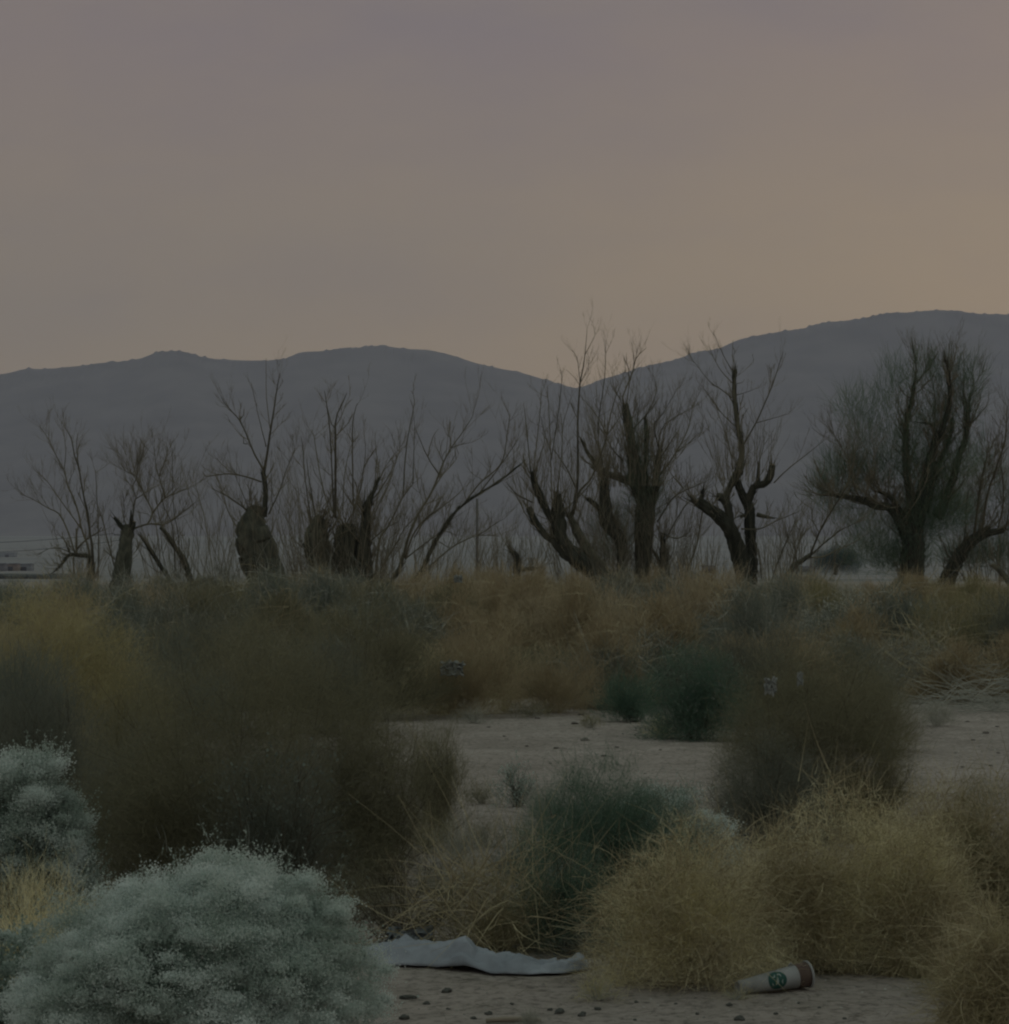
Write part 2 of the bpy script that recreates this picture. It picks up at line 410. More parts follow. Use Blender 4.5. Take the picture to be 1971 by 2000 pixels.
    def done(s, bark='bark', fol='willow'):
        o = s.base
        s.trunk.build('trunk', M[bark], s.root, origin=o)
        s.br.build('branches', M['branch'], s.root, origin=o)
        s.tw.build('twigs', M['twig'], s.root, origin=o)
        for cb in s.cuts: cb.build('cut_face', M['cut'], s.root, origin=o)
        if s.fo:
            n_ = len(s.fo)
            c = np.array([tuple(f[0] - o) for f in s.fo]); rg = np.random.RandomState(7)
            u = rg.normal(size=(n_, 3)); u /= np.linalg.norm(u, axis=1)[:, None]; u *= (rg.rand(n_, 1) ** 0.45)
            sx = np.array([f[1] for f in s.fo]); sz = np.array([f[2] for f in s.fo]); dr = np.array([f[5] for f in s.fo])
            p = c + u * np.stack([sx, sx * dr, sz], 1)
            d = u * 0.6 + rg.normal(size=(n_, 3)) * 0.35; d[:, 2] += np.array([f[3] for f in s.fo])
            ln = np.array([f[4] for f in s.fo]) * (0.5 + rg.rand(n_))
            Vv, Ff, Cc, Av = ribbons(p, d, ln, 0.0065, rg, seg=3, curl=0.25)
            mesh_obj('foliage', Vv, Ff, Cc, M[fol], s.root, Av)
        return s.root

def ribbons(p, d, ln, wd, rg, seg=2, curl=0.2, droop=0.0, attr=None):
    """many thin tapering strips. p,d (n,3), ln (n,)"""
    n_ = len(p); d = d / (np.linalg.norm(d, axis=1)[:, None] + 1e-9)
    rnd = rg.normal(size=(n_, 3)); side = np.cross(d, rnd); side /= (np.linalg.norm(side, axis=1)[:, None] + 1e-9)
    bend = np.cross(d, side) * (rg.normal(size=(n_, 1)) * curl) + rg.normal(size=(n_, 3)) * curl * 0.4
    bend[:, 2] -= droop
    wd = np.broadcast_to(np.asarray(wd, dtype=float), (n_,))
    rows = []
    for k in range(seg + 1):
        t_ = k / seg
        q = p + d * (ln * t_)[:, None] + bend * (ln * t_ * t_)[:, None]
        wv = (wd * 0.5 * (1 - 0.75 * t_))[:, None]
        rows.append(q - side * wv); rows.append(q + side * wv)
    Vv = np.stack(rows, 1).reshape(-1, 3)                     # n*(2*(seg+1))
    m_ = 2 * (seg + 1); base = (np.arange(n_) * m_)[:, None]
    fl = []
    for k in range(seg): fl.append(base + np.array([2 * k, 2 * k + 1, 2 * k + 3, 2 * k + 2]))
    Ff = np.stack(fl, 1).reshape(-1)
    a_ = rg.rand(n_) if attr is None else attr
    return Vv, Ff, np.full(n_ * seg, 4), np.repeat(a_, m_)

TG = 'cut back and bare trees along the edge of the flat'
# -- far left, thin many-stemmed
T = Tree('bare_tree', 'thin bare many-stemmed tree at far left, one limb bending down to the ground', 'tree', 60, (183, 1140), 1, TG)
T.limb('183,1146,22 183,1116,18 180,1094,13 174,1086,10 160,1085,10 147,1083,10 134,1085,8 118,1104,6 103,1117,3', shoots=10, slen=.5)
T.limb('184,1120,8 185,1074,7 181,1043,6 177,1001,5 170,969,4 165,935,4 162,914,3.5 154,891,3 149,860,2.5 137,838,1.6', shoots=14, slen=.45)
T.limb('162,914 160,891 160,864 163,850', 2.6, 1, shoots=3, slen=.4)
T.limb('180,1094 172,1061 162,1036 155,1003 145,973 134,948 126,919 107,883 95,858 78,834', 6, 1, shoots=16, slen=.5)
T.limb('126,919 127,885 122,853 113,822', 2.4, 1, shoots=4, slen=.5)
T.limb('160,1032 143,1007 118,971 99,942 82,925', 3.5, 1.2, shoots=8, slen=.7)
T.limb('147,1080 132,1038 113,1003 95,994 74,982 50,970 33,964', 4.5, 1, shoots=10, slen=.7)
T.limb('151,1072 172,1053 195,1040 202,1030', 5, 2.5, shoots=4, slen=.5)
T.limb('138,1080 118,1071 95,1072 74,1085', 3, 1, shoots=5, slen=.5)
T.limb('151,1078 150,1055 150,1032', 5, 3.5, shoots=2, slen=.6)
T.limb('136,1078 130,1064 124,1050', 6, 2, shoots=1)
T.limb('151,1140 151,1110 152,1086', 4, 4)
T.limb('196,1146 197,1040 193,950 192,920', 3, 1.5, shoots=8, slen=.5)
T.thicket(120, 200, 1130, 1010, 14)
T.done()
# -- short stump
T = Tree('tree_stump', 'short dark upright stump with two cut antler-like arms, left of the branchy grey tree', 'stump', 58, (231, 1145), 2, TG)
T.limb('230,1150,42 231,1116,38 233,1085,33 236,1060,27 238,1040,25 238,1026,20', cut=True, shoots=10, slen=.5)
T.limb('234,1036,12 223,1024,10 212,1009,7', cut=True, shoots=1, slen=.3)
T.limb('240,1036,9 244,1020,6 246,1004,3')
T.limb('242,1040,12 249,1028,10 251,1018,9', cut=True)
T.limb('248,1020 250,984 253,969 246,948 254,927 252,892', 4, 1.2, shoots=22, slen=.5)
T.limb('253,972 270,962 290,950', 3, 1.2, shoots=6, slen=.6)
T.limb('254,927 231,917 210,906', 2.4, 1, shoots=10, slen=.6)
T.limb('253,908 262,885 267,862', 2, 1, shoots=8, slen=.5)
T.limb('216,1110 206,1060 196,1010 190,990', 4, 1.5, shoots=8, slen=.6)
T.limb('230,1020 232,990 230,960', 2, 1, shoots=8, slen=.5)
T.done()
# -- branchy grey
T = Tree('bare_tree', 'grey bare tree with a long low arching branch left of the slant-cut stump', 'tree', 60, (345, 1140), 3, TG)
T.limb('380,1146,16 361,1093,14 345,1070,12 328,1043,10 315,1030,7', shoots=8, slen=.7)
T.limb('340,1140,10 313,1095,9 303,1078,9 288,1053,4', cut=False, shoots=5, slen=.5)
T.limb('250,1046 279,1030 305,1024 326,1026 347,1017 368,1001 392,982', 6, 1.5, shoots=12, slen=.7)
T.limb('298,1024 307,1003 294,975 279,946 263,923 256,904', 5, 1.5, shoots=20, slen=.8)
T.limb('307,1003 328,975 349,965 376,952', 5, 1.5, shoots=16, slen=.8)
T.limb('330,973 319,935 313,914 311,885', 3.5, 1, shoots=12, slen=.6)
T.limb('319,931 330,898 333,877', 3, 1.5, shoots=8, slen=.4)
T.limb('345,1130 345,1032 330,990 326,960', 2.6, 1.2, shoots=8, slen=.6)
T.limb('357,1120 355,1043 349,990 351,906 352,880', 2.6, 1, shoots=8, slen=.6)
T.limb('318,1130 312,1050 300,1010 270,1000', 2.4, 1, shoots=8, slen=.5)
T.limb('420,1130 397,1015 384,973 376,946 376,925', 2.6, 1, shoots=8, slen=.6)
T.thicket(290, 470, 1130, 980, 26)
T.done()
# -- slant cut stump with forked branch
T = Tree('tree_stump', 'thick slant-cut stump with one tall dark forked branch rising from its top', 'stump', 56, (515, 1150), 4, TG)
T.limb('530,1160,84 520,1120,84 508,1082,84 499,1054,80 494,1034,66 498,1012,46 504,994,28 506,988,16', sl=0, shoots=26, slen=.6)
T.limb('518,1010,12 520,966,9.5 516,920,8.6', sl=.1, shoots=3, slen=.4)
T.limb('516,922 522,899 532,844 541,797 548,759 554,735', 7, 1.8, shoots=8, slen=.5)
T.limb('516,918 498,886 484,851 470,822 457,807 440,787 434,775', 5, 1.4, shoots=8, slen=.5)
T.limb('532,844 524,779 523,702', 2.6, 1)
T.limb('523,874 509,819 494,750', 2.6, 1, shoots=2, slen=.3)
T.limb('513,942 487,933 450,926 405,931 398,922', 4.5, 1.5, shoots=6, slen=.5)
T.limb('470,822 477,812 478,800', 3, 1.5)
T.limb('484,868 478,867 478,856', 3, 1.4)
T.limb('487,998 450,971 420,956', 4, 1.5, shoots=8, slen=.6)
T.limb('470,1040 447,998 437,966 422,928', 3.6, 1.2, shoots=10, slen=.6)
T.limb('527,1005 549,958 561,923 579,881', 4, 1.3, shoots=10, slen=.6)
T.limb('534,990 532,904', 2, 1, shoots=3, slen=.3)
T.limb('489,995 470,950 455,915', 2, 1, shoots=6, slen=.5)
T.limb('488,1000 492,960 500,935', 2.4, 1, shoots=4, slen=.4)
T.thicket(400, 600, 1150, 950, 34)
T.done()
# -- clump of cut stumps with straight shoots
T = Tree('tree_stump', 'clump of three broken stumps sprouting straight bare poles, centre left', 'stump', 48, (680, 1180), 5, TG)
T.limb('650,1190,66 636,1120,62 620,1075,56 618,1040,50 628,1010,28', sl=0, shoots=26, slen=.6)
T.limb('690,1192,66 685,1145,60 678,1060,54 675,1026,36', sl=0.1, cut=True, shoots=26, slen=.6)
T.limb('716,1190,40 716,1127,34 715,1053,24 720,990,14 730,966,8 745,933,3', sl=-.1, shoots=24, slen=.7)
T.limb('656,1012 657,854 657,836 661,812 673,787 680,770', 6.5, 1.6, shoots=4, slen=.5)
T.limb('657,838 650,830 641,800 637,780', 3, 1.2, shoots=4, slen=.4)
T.limb('653,1010 648,854 641,787 638,767', 4, 1.2, shoots=4, slen=.4)
T.limb('691,1010 691,854 696,809 702,792', 4, 1.3, shoots=5, slen=.5)
T.limb('608,1024 594,928 589,866 586,850', 3.4, 1.2, shoots=6, slen=.5)
T.limb('616,1010 604,928 602,898', 3, 1.4, shoots=3, slen=.4)
T.limb('646,1010 624,928 609,849 604,836', 3.4, 1.2, shoots=6, slen=.5)
T.limb('690,1000 708,948 713,916 738,876', 4, 1.8, shoots=6, slen=.4)
T.limb('713,916 716,880 712,850', 2, 1, shoots=2, slen=.3)
T.limb('670,1005 671,933 678,886 688,855', 3, 1.2, shoots=5, slen=.4)
T.limb('686,1127 636,1092 599,1060', 3.6, 2, shoots=3, slen=.4)
T.limb('720,1050 736,996 753,962 768,918 780,877', 4, 1.3, shoots=8, slen=.5)
T.limb('720,1062 753,1034 782,1018', 4, 2, shoots=6, slen=.5)
T.limb('700,1030 655,1050 625,1085 600,1100', 3, 1.5, shoots=3, slen=.4)
T.thicket(580, 760, 1165, 930, 60)
T.thicket(600, 740, 1190, 1080, 60)
T.done()
# -- fan of long leaning branches
T = Tree('bare_tree', 'fan of long bare branches leaning right, left of the far utility pole', 'tree', 47, (770, 1190), 6, TG)
T.limb('735,1200,13 753,1150,11 777,1114,10 785,1088,9', sl=.1)
T.limb('785,1090 799,1039 816,1001 840,960 855,923 864,899 879,870 903,836 922,805', 8, 1.5, shoots=14, slen=.6)
T.limb('878,872 875,812', 2.6, 1.4)
T.limb('879,870 898,863 920,858', 2.6, 1, shoots=3, slen=.3)
T.limb('855,923 833,889 809,834', 3.4, 1.3, shoots=3, slen=.4)
T.limb('833,889 843,851 855,834', 2.4, 1)
T.limb('790,1090 804,1049 823,1020 848,1001 884,974 900,960', 5.5, 1.4, shoots=12, slen=.5)
T.limb('790,1092 826,1063 864,1037 884,1042', 4, 1.4, shoots=8, slen=.5)
T.limb('775,1190,10 792,1148,9 823,1114,9 845,1068,8 862,1039,7 889,1001,6.5 922,974,5 971,943,3.6 1009,914,2', shoots=16, slen=.6)
T.limb('905,986 937,945 980,904 992,839 996,810', 4.5, 1.2, shoots=8, slen=.5)
T.limb('932,969 968,923 990,892 1012,860', 3.4, 1.3, shoots=6, slen=.5)
T.limb('815,1130 843,1102 886,1066 930,1046 976,1046', 6, 1.4, shoots=14, slen=.6)
T.limb('932,1046 971,1020 985,1012', 2.5, 1, shoots=6, slen=.5)
T.limb('730,1150 739,1056 753,1032 768,1003 785,969 804,943', 6, 2.5, shoots=10, slen=.5)
T.limb('785,969 788,899 794,846 806,776 799,756', 4, 1.2, shoots=3, slen=.3)
T.limb('804,943 806,890 808,830', 3, 1.2, shoots=5, slen=.4)
T.limb('738,1150 741,1116 770,1068 792,1030 815,1008', 4.5, 1.6, shoots=12, slen=.5)
T.limb('808,1050 830,1015 845,1000', 3, 1.2, shoots=10, slen=.5)
T.thicket(740, 960, 1170, 1000, 40, lean=.3)
T.done()
# -- little stump
T = Tree('tree_stump', 'little low broken stump with upright twigs beside the leaning trunk', 'stump', 62, (1012, 1135), 7, TG)
T.limb('1010,1140,16 1010,1114,14 1010,1090,13 1004,1080,10 996,1077,5', shoots=8, slen=.5)
T.limb('1012,1114,9 1030,1112,10 1045,1110,8', shoots=6, slen=.4)
T.thicket(940, 1060, 1130, 1010, 46)
T.done()
# -- leaning trunk
T = Tree('bare_tree', 'dark trunk leaning steeply left, one tall straight shoot crossing the skyline', 'tree', 58, (1175, 1145), 8, TG)
T.limb('1190,1150,34 1166,1126,34 1131,1096,46 1096,1061,42 1088,1020,36 1088,993,28 1090,966,14', sl=-.1, cut=False, shoots=18, slen=.6)
T.limb('1090,1061,20 1063,1044,17 1045,1018,16 1032,992,13', cut=True, shoots=6, slen=.5)
T.limb('1080,1020,18 1069,1001,18 1053,969,18 1042,937,14 1043,920,5', shoots=12, slen=.6)
T.limb('1196,1150,26 1179,1114,25 1147,1074,24 1125,1034,20 1112,1003,10', sl=.2, shoots=14, slen=.5)
T.limb('1080,985,10 1086,975,9 1082,960,5')
T.limb('1115,1010 1128,953 1129,872 1129,818 1133,751 1139,719 1143,692 1147,640', 7.5, 1, sl=0, shoots=3, slen=.4)
T.limb('1143,692 1154,672 1163,652', 2, .9, shoots=3, slen=.35)
T.limb('1133,748 1128,700 1117,682', 2.2, .9, shoots=4, slen=.35)
T.limb('1133,748 1141,735 1150,712', 2, .9, shoots=4, slen=.4)
T.limb('1133,752 1120,735 1106,722', 1.6, .8, shoots=1, slen=.2)
T.limb('1077,977 1074,845 1069,756', 3, 1.1, shoots=7, slen=.5)
T.limb('1036,926 1028,832 1023,791', 3, 1, shoots=4, slen=.4)
T.limb('1042,921 1053,824 1058,759', 3, 1, shoots=5, slen=.4)
T.limb('1044,925 1061,872 1066,840', 2.6, 1, shoots=4, slen=.4)
T.limb('1088,965 1096,886 1100,829 1115,778', 3, 1, shoots=6, slen=.5)
T.limb('1076,900 1090,805 1096,738 1092,725', 2.4, 1, shoots=6, slen=.4)
T.limb('1077,890 1064,850 1056,815', 2, 1, shoots=4, slen=.4)
T.limb('1128,960 1112,925 1096,899 1080,878', 4, 1.6, shoots=5, slen=.4)
T.limb('1120,1005 1133,958 1152,939 1171,896 1184,851 1195,797 1211,751', 6.5, 1.4, shoots=9, slen=.6)
T.limb('1184,851 1168,818 1141,783', 3.4, 1.2, shoots=4, slen=.4)
T.limb('1184,851 1203,826 1212,812', 3, 1.2, shoots=4, slen=.4)
T.limb('1172,890 1160,850 1152,818', 2.6, 1, shoots=4, slen=.4)
T.limb('1100,1000 1150,950 1160,930', 3, 1.4, shoots=6, slen=.5)
T.limb('1040,982 1007,964 989,942', 4, 1.4, shoots=4, slen=.4)
T.limb('1040,1026 1024,1000 1012,974 1000,955', 3.2, 1.3, shoots=5, slen=.4)
T.thicket(1020, 1180, 1000, 800, 30)
T.thicket(1080, 1220, 1135, 980, 40)
T.done()
# -- great broken trunk
T = Tree('bare_tree', 'massive broken tree with a tall snapped column and splintered spikes', 'tree', 60, (1254, 1140), 9, TG)
T.limb('1252,1150,46 1254,1114,40 1257,1050,42 1260,993,48 1249,948,46 1238,899,28 1230,845,20 1221,789,16', sl=.05, cut=True, shoots=46, slen=.8)
T.limb('1266,1040,26 1270,1007,26 1281,939,17 1289,878,10', shoots=18, slen=.7)
T.limb('1258,950,14 1262,899,9 1265,851,14 1263,825,9 1262,810,2', sl=.2, shoots=3, slen=.4)
T.limb('1240,945,22 1230,939,20 1203,929,17 1179,921,16 1158,908,13', cut=True, shoots=10, slen=.6)
T.limb('1172,914,13 1155,892,12 1147,880,9 1135,853,2')
T.limb('1216,1150,24 1214,1122,22 1212,1060,28 1186,1020,40 1180,980,26 1179,934,14', sl=-.2, shoots=36, slen=.6)
T.limb('1175,1000,16 1160,985,13 1147,974,11', cut=True, shoots=3, slen=.4)
T.limb('1303,1150,30 1300,1114,26 1295,1080,17 1294,1047,10', cut=True, shoots=14, slen=.5)
T.limb('1300,1114,10 1286,1090,9 1273,1068,4')
T.limb('1219,790 1217,775 1238,721 1244,697 1265,676', 4.5, 1.2, shoots=9, slen=.5)
T.limb('1238,721 1240,700 1237,680', 2, .9, shoots=3, slen=.3)
T.limb('1180,930 1166,845 1179,738 1179,684', 3.6, 1, shoots=10, slen=.5)
T.limb('1238,837 1268,802 1284,765 1281,732', 3.6, 1.1, shoots=12, slen=.5)
T.limb('1289,929 1322,883 1349,832 1357,790', 5, 1.2, shoots=14, slen=.6)
T.limb('1322,883 1350,862 1375,838', 3, 1, shoots=8, slen=.5)
T.limb('1287,872 1279,829 1297,805 1324,759', 3.4, 1, shoots=12, slen=.5)
T.limb('1287,880 1292,840 1310,820 1330,808 1352,796', 3.4, 1, shoots=10, slen=.5)
T.limb('1217,899 1200,880 1187,856 1172,830', 4, 1.6, shoots=8, slen=.5)
T.limb('1246,880 1240,850 1250,800 1252,770', 2.6, 1, shoots=10, slen=.5)
T.limb('1284,1020 1316,972 1350,953 1380,940', 4.4, 1.4, shoots=14, slen=.6)
T.limb('1303,1047 1338,988 1365,965 1390,945', 3.6, 1.2, shoots=12, slen=.6)
T.limb('1290,1040 1320,1052 1345,1040', 3.4, 1.4, shoots=8, slen=.5)
T.thicket(1150, 1350, 1135, 960, 110)
T.thicket(1170, 1300, 950, 760, 60)
T.tuft(1200, 1040, 45, 60, 1500, ln=.22); T.tuft(1262, 960, 45, 70, 1300, ln=.22); T.tuft(1245, 880, 25, 60, 500, ln=.2)
T.done(fol='willow')
# -- V trunk
T = Tree('bare_tree', 'V-forked trunk with lopped arms and a bare vertical pole-like stem', 'tree', 58, (1460, 1140), 10, TG)
T.limb('1457,1150,46 1455,1123,42 1444,1083,38 1428,1036,36 1404,1009,30 1380,994,27 1360,980,25', sl=-.1, cut=True, shoots=14, slen=.6)
T.limb('1362,984,14 1352,977,10 1347,968,3'); T.limb('1366,978,12 1371,965,8 1373,952,3')
T.limb('1428,1036,26 1422,996,21 1413,974,19 1399,970,17', cut=True, shoots=5, slen=.5)
T.limb('1418,985,14 1421,962,14 1433,938,18 1444,914,20', shoots=8, slen=.5)
T.limb('1444,925,20 1446,905,18 1449,877,13 1441,830,11.5 1434,772,10 1436,722,9', sl=0, cut=True, tan=True, shoots=14, slen=.5)
T.limb('1466,1150,36 1467,1115,32 1469,1062,28 1467,1023,27 1465,991,25 1449,962,19 1442,938,15', sl=.1, shoots=10, slen=.5)
T.limb('1465,980,20 1475,951,18 1496,943,16 1506,925,18 1508,908,14', cut=True, shoots=4, slen=.4)
T.limb('1481,946,9 1483,925,7 1483,906,5')
T.limb('1480,1004,12 1495,1008,10 1516,1012,3'); T.limb('1463,1010,10 1455,1006,10 1447,1009,9')
T.limb('1448,876 1475,827 1504,759 1518,715 1525,690', 4.4, 1.1, shoots=7, slen=.5)
T.limb('1475,827 1504,819 1539,809', 2.6, .9, shoots=4, slen=.4)
T.limb('1436,832 1412,809 1386,772', 3, 1, shoots=8, slen=.5)
T.limb('1430,777 1405,757 1386,743 1349,693', 3.2, 1, shoots=10, slen=.5)
T.limb('1430,748 1404,717 1386,677', 2.6, .9, shoots=4, slen=.4)
T.limb('1432,726 1412,693 1393,651', 2.4, .9, shoots=3, slen=.3)
T.limb('1438,772 1458,766 1475,759', 2, .9, shoots=4, slen=.3)
T.limb('1438,750 1450,747 1455,740', 1.6, .8); T.limb('1433,722 1430,690 1431,665', 1.5, .8)
T.limb('1483,907 1492,880 1496,867 1494,835', 2.8, 1, shoots=4, slen=.4)
T.limb('1512,943 1540,915 1578,885 1605,862', 3.8, 1, shoots=6, slen=.5)
T.limb('1447,1033 1483,1033 1517,1017 1560,999', 4.4, 1.6, shoots=8, slen=.6)
T.limb('1483,1073 1486,1100 1487,1135', 3, 3, shoots=2, slen=.4)
T.limb('1336,1150 1341,1123 1362,1062 1371,1004 1386,957', 5.5, 1.6, shoots=6, slen=.5)
T.limb('1432,917 1425,864 1409,811 1400,780', 3, 1, shoots=10, slen=.5)
T.thicket(1330, 1420, 1135, 1040, 24); T.thicket(1480, 1560, 1135, 1020, 16); T.thicket(1400, 1500, 940, 800, 26)
T.done()
# -- small leaning branchy
T = Tree('bare_tree', 'small bare tree whose branches sweep up to the right toward the feathery green one', 'tree', 55, (1545, 1145), 11, TG)
T.limb('1530,1150,18 1547,1110,14 1565,1096,12 1583,1083,9', sl=0)
T.limb('1583,1083 1602,1031 1631,978 1648,950', 6, 1.6, shoots=14, slen=.6)
T.limb('1585,1083 1612,1058 1640,1036 1668,1022', 5, 1.3, shoots=16, slen=.6)
T.limb('1578,1089 1610,1087 1640,1073 1671,1060 1700,1041', 4.6, 1.3, shoots=5, slen=.5)
T.limb('1505,1150 1510,1123 1533,1062 1556,1010', 5, 1.6, shoots=10, slen=.6)
T.limb('1547,1105 1565,1049 1584,1030', 4, 1.4, shoots=10, slen=.6)
T.limb('1556,1110 1550,1070 1530,1040', 3, 1.2, shoots=8, slen=.5)
T.thicket(1490, 1640, 1135, 1000, 26, lean=.25)
T.done()
# -- feathery willow
T = Tree('feathery_tree', 'large many-limbed tree with feathery dark green foliage at the right', 'tree', 57, (1785, 1150), 12)
T.limb('1782,1160,66 1779,1131,58 1784,1076,52 1780,1036,50 1792,990,44', sl=0, shoots=30, slen=.6)
T.limb('1776,1080,30 1771,1057,24 1753,1015,20 1738,992,18 1708,988,17 1687,979,15 1666,973,13 1640,970,10 1618,967,7 1604,968,3', sl=-.15, shoots=50, slen=.8)
T.limb('1760,1010,14 1752,992,13 1740,975,11 1726,966,9 1710,961,6', shoots=14, slen=.6)
T.limb('1758,1004,9 1766,995,8 1773,980,5')
T.limb('1784,1000,22 1779,970,17 1771,925,15 1770,878,14 1772,825,11 1782,785,9 1786,756,7 1791,722,3 1787,680,1.5', sl=.05, shoots=60, slen=.5)
T.limb('1788,752 1806,730 1819,714', 4, 1.4, shoots=10, slen=.5)
T.limb('1796,1000,30 1798,965,25 1813,917,23 1821,878,17 1837,838,13 1850,798,10 1850,746,7 1843,705,3', sl=-.1, shoots=60, slen=.5)
T.limb('1851,735 1860,705 1866,674', 3.6, 1.2, shoots=10, slen=.5)
T.limb('1821,878,10 1824,838,9 1815,829,6 1800,826,3', shoots=10, slen=.5)
T.limb('1824,838 1828,790 1827,759 1820,720', 4.5, 1.2, shoots=14, slen=.6)
T.limb('1808,1000,20 1816,967,15 1829,920,13 1845,886,10 1861,851,7 1865,820,3', sl=.2, shoots=36, slen=.5)
T.limb('1830,1010,26 1848,978,21 1864,930,15 1879,883,12 1891,846,11 1895,793,9', sl=.1, shoots=46, slen=.5)
T.limb('1888,822 1884,780 1883,746 1883,711', 3.6, 1.2, shoots=12, slen=.5)
T.limb('1896,792 1908,746 1925,722', 3, 1, shoots=8, slen=.5)
T.limb('1893,835 1914,809 1927,793', 3.6, 1.2, shoots=8, slen=.5)
T.limb('1640,968 1655,930 1648,895 1622,850', 4.5, 1.2, shoots=26, slen=.7)
T.limb('1650,970 1668,925 1662,890 1690,860', 4, 1.2, shoots=26, slen=.7)
T.limb('1712,985 1700,930 1705,880', 4, 1.2, shoots=20, slen=.7)
for (x, y, wx, hy, k) in ((1640, 930, 46, 50, 3600), (1610, 960, 30, 40, 1500), (1655, 1000, 60, 34, 2000), (1690, 800, 44, 50, 1200), (1700, 930, 48, 50, 2800), (1745, 900, 36, 60, 2200), (1720, 1040, 60, 45, 2800), (1690, 1080, 55, 40, 2600), (1740, 1100, 40, 30, 2400),
        (1800, 1020, 60, 50, 6200), (1810, 930, 50, 60, 5200), (1850, 1000, 45, 55, 4600), (1785, 860, 36, 50, 1800), (1830, 830, 44, 50, 2600), (1800, 740, 40, 55, 1500), (1850, 740, 40, 50, 1600), (1885, 790, 36, 60, 1500), (1870, 910, 40, 50, 2600), (1740, 800, 40, 60, 1500), (1690, 860, 40, 50, 1600), (1660, 800, 30, 50, 900), (1745, 740, 30, 45, 900), (1900, 740, 34, 50, 900), (1780, 1085, 45, 35, 2600)):
    T.tuft(x, y, wx, hy, int(k * 0.27), ln=.40)
T.done()
# -- second trunk at right edge
T = Tree('feathery_tree', 'dark trunk slanting right into a sawn-off log limb at the right edge', 'tree', 59, (1850, 1145), 13)
T.limb('1842,1152,38 1853,1123,34 1872,1083,31 1898,1054,24 1930,1041,14 1957,1036,11', sl=0, cut=True, shoots=30, slen=.6)
T.limb('1900,1056,12 1911,1047,10 1927,1029,8', shoots=4, slen=.5)
T.limb('1935,1042 1967,1023 1990,1010', 5, 2, shoots=8, slen=.6)
T.limb('1914,1046 1919,970 1932,917 1945,864 1945,825 1943,800', 6.5, 1.4, shoots=26, slen=.6)
T.limb('1900,1050 1903,957 1911,904 1915,870', 7, 1.4, shoots=28, slen=.7)
T.limb('1945,1036 1953,983 1948,925 1945,912', 4.4, 2, shoots=14, slen=.6)
T.limb('1960,1036 1966,980 1975,930 1985,900', 4, 1.2, shoots=16, slen=.6)
T.limb('1880,1075 1880,1000 1884,950', 4, 1.4, shoots=18, slen=.6)
for (x, y, wx, hy, k) in ((1890, 1010, 36, 50, 2200), (1930, 960, 40, 70, 1700), (1880, 1090, 50, 30, 3000), (1940, 1085, 45, 35, 2600), (1975, 960, 30, 60, 1200), (1915, 900, 30, 50, 800), (1990, 1060, 40, 50, 1500)):
    T.tuft(x, y, wx, hy, int(k * 0.30), ln=.36)
T.thicket(1870, 1990, 1135, 1010, 40)
T.done()
T = Tree('tree_stump', 'short dark stub leaning left below the sawn-off log limb at the right edge', 'stump', 57, (1965, 1145), 14)
T.limb('1972,1150,16 1959,1128,14 1945,1112,12 1934,1103,9', cut=True, shoots=6, slen=.4)
T.done()

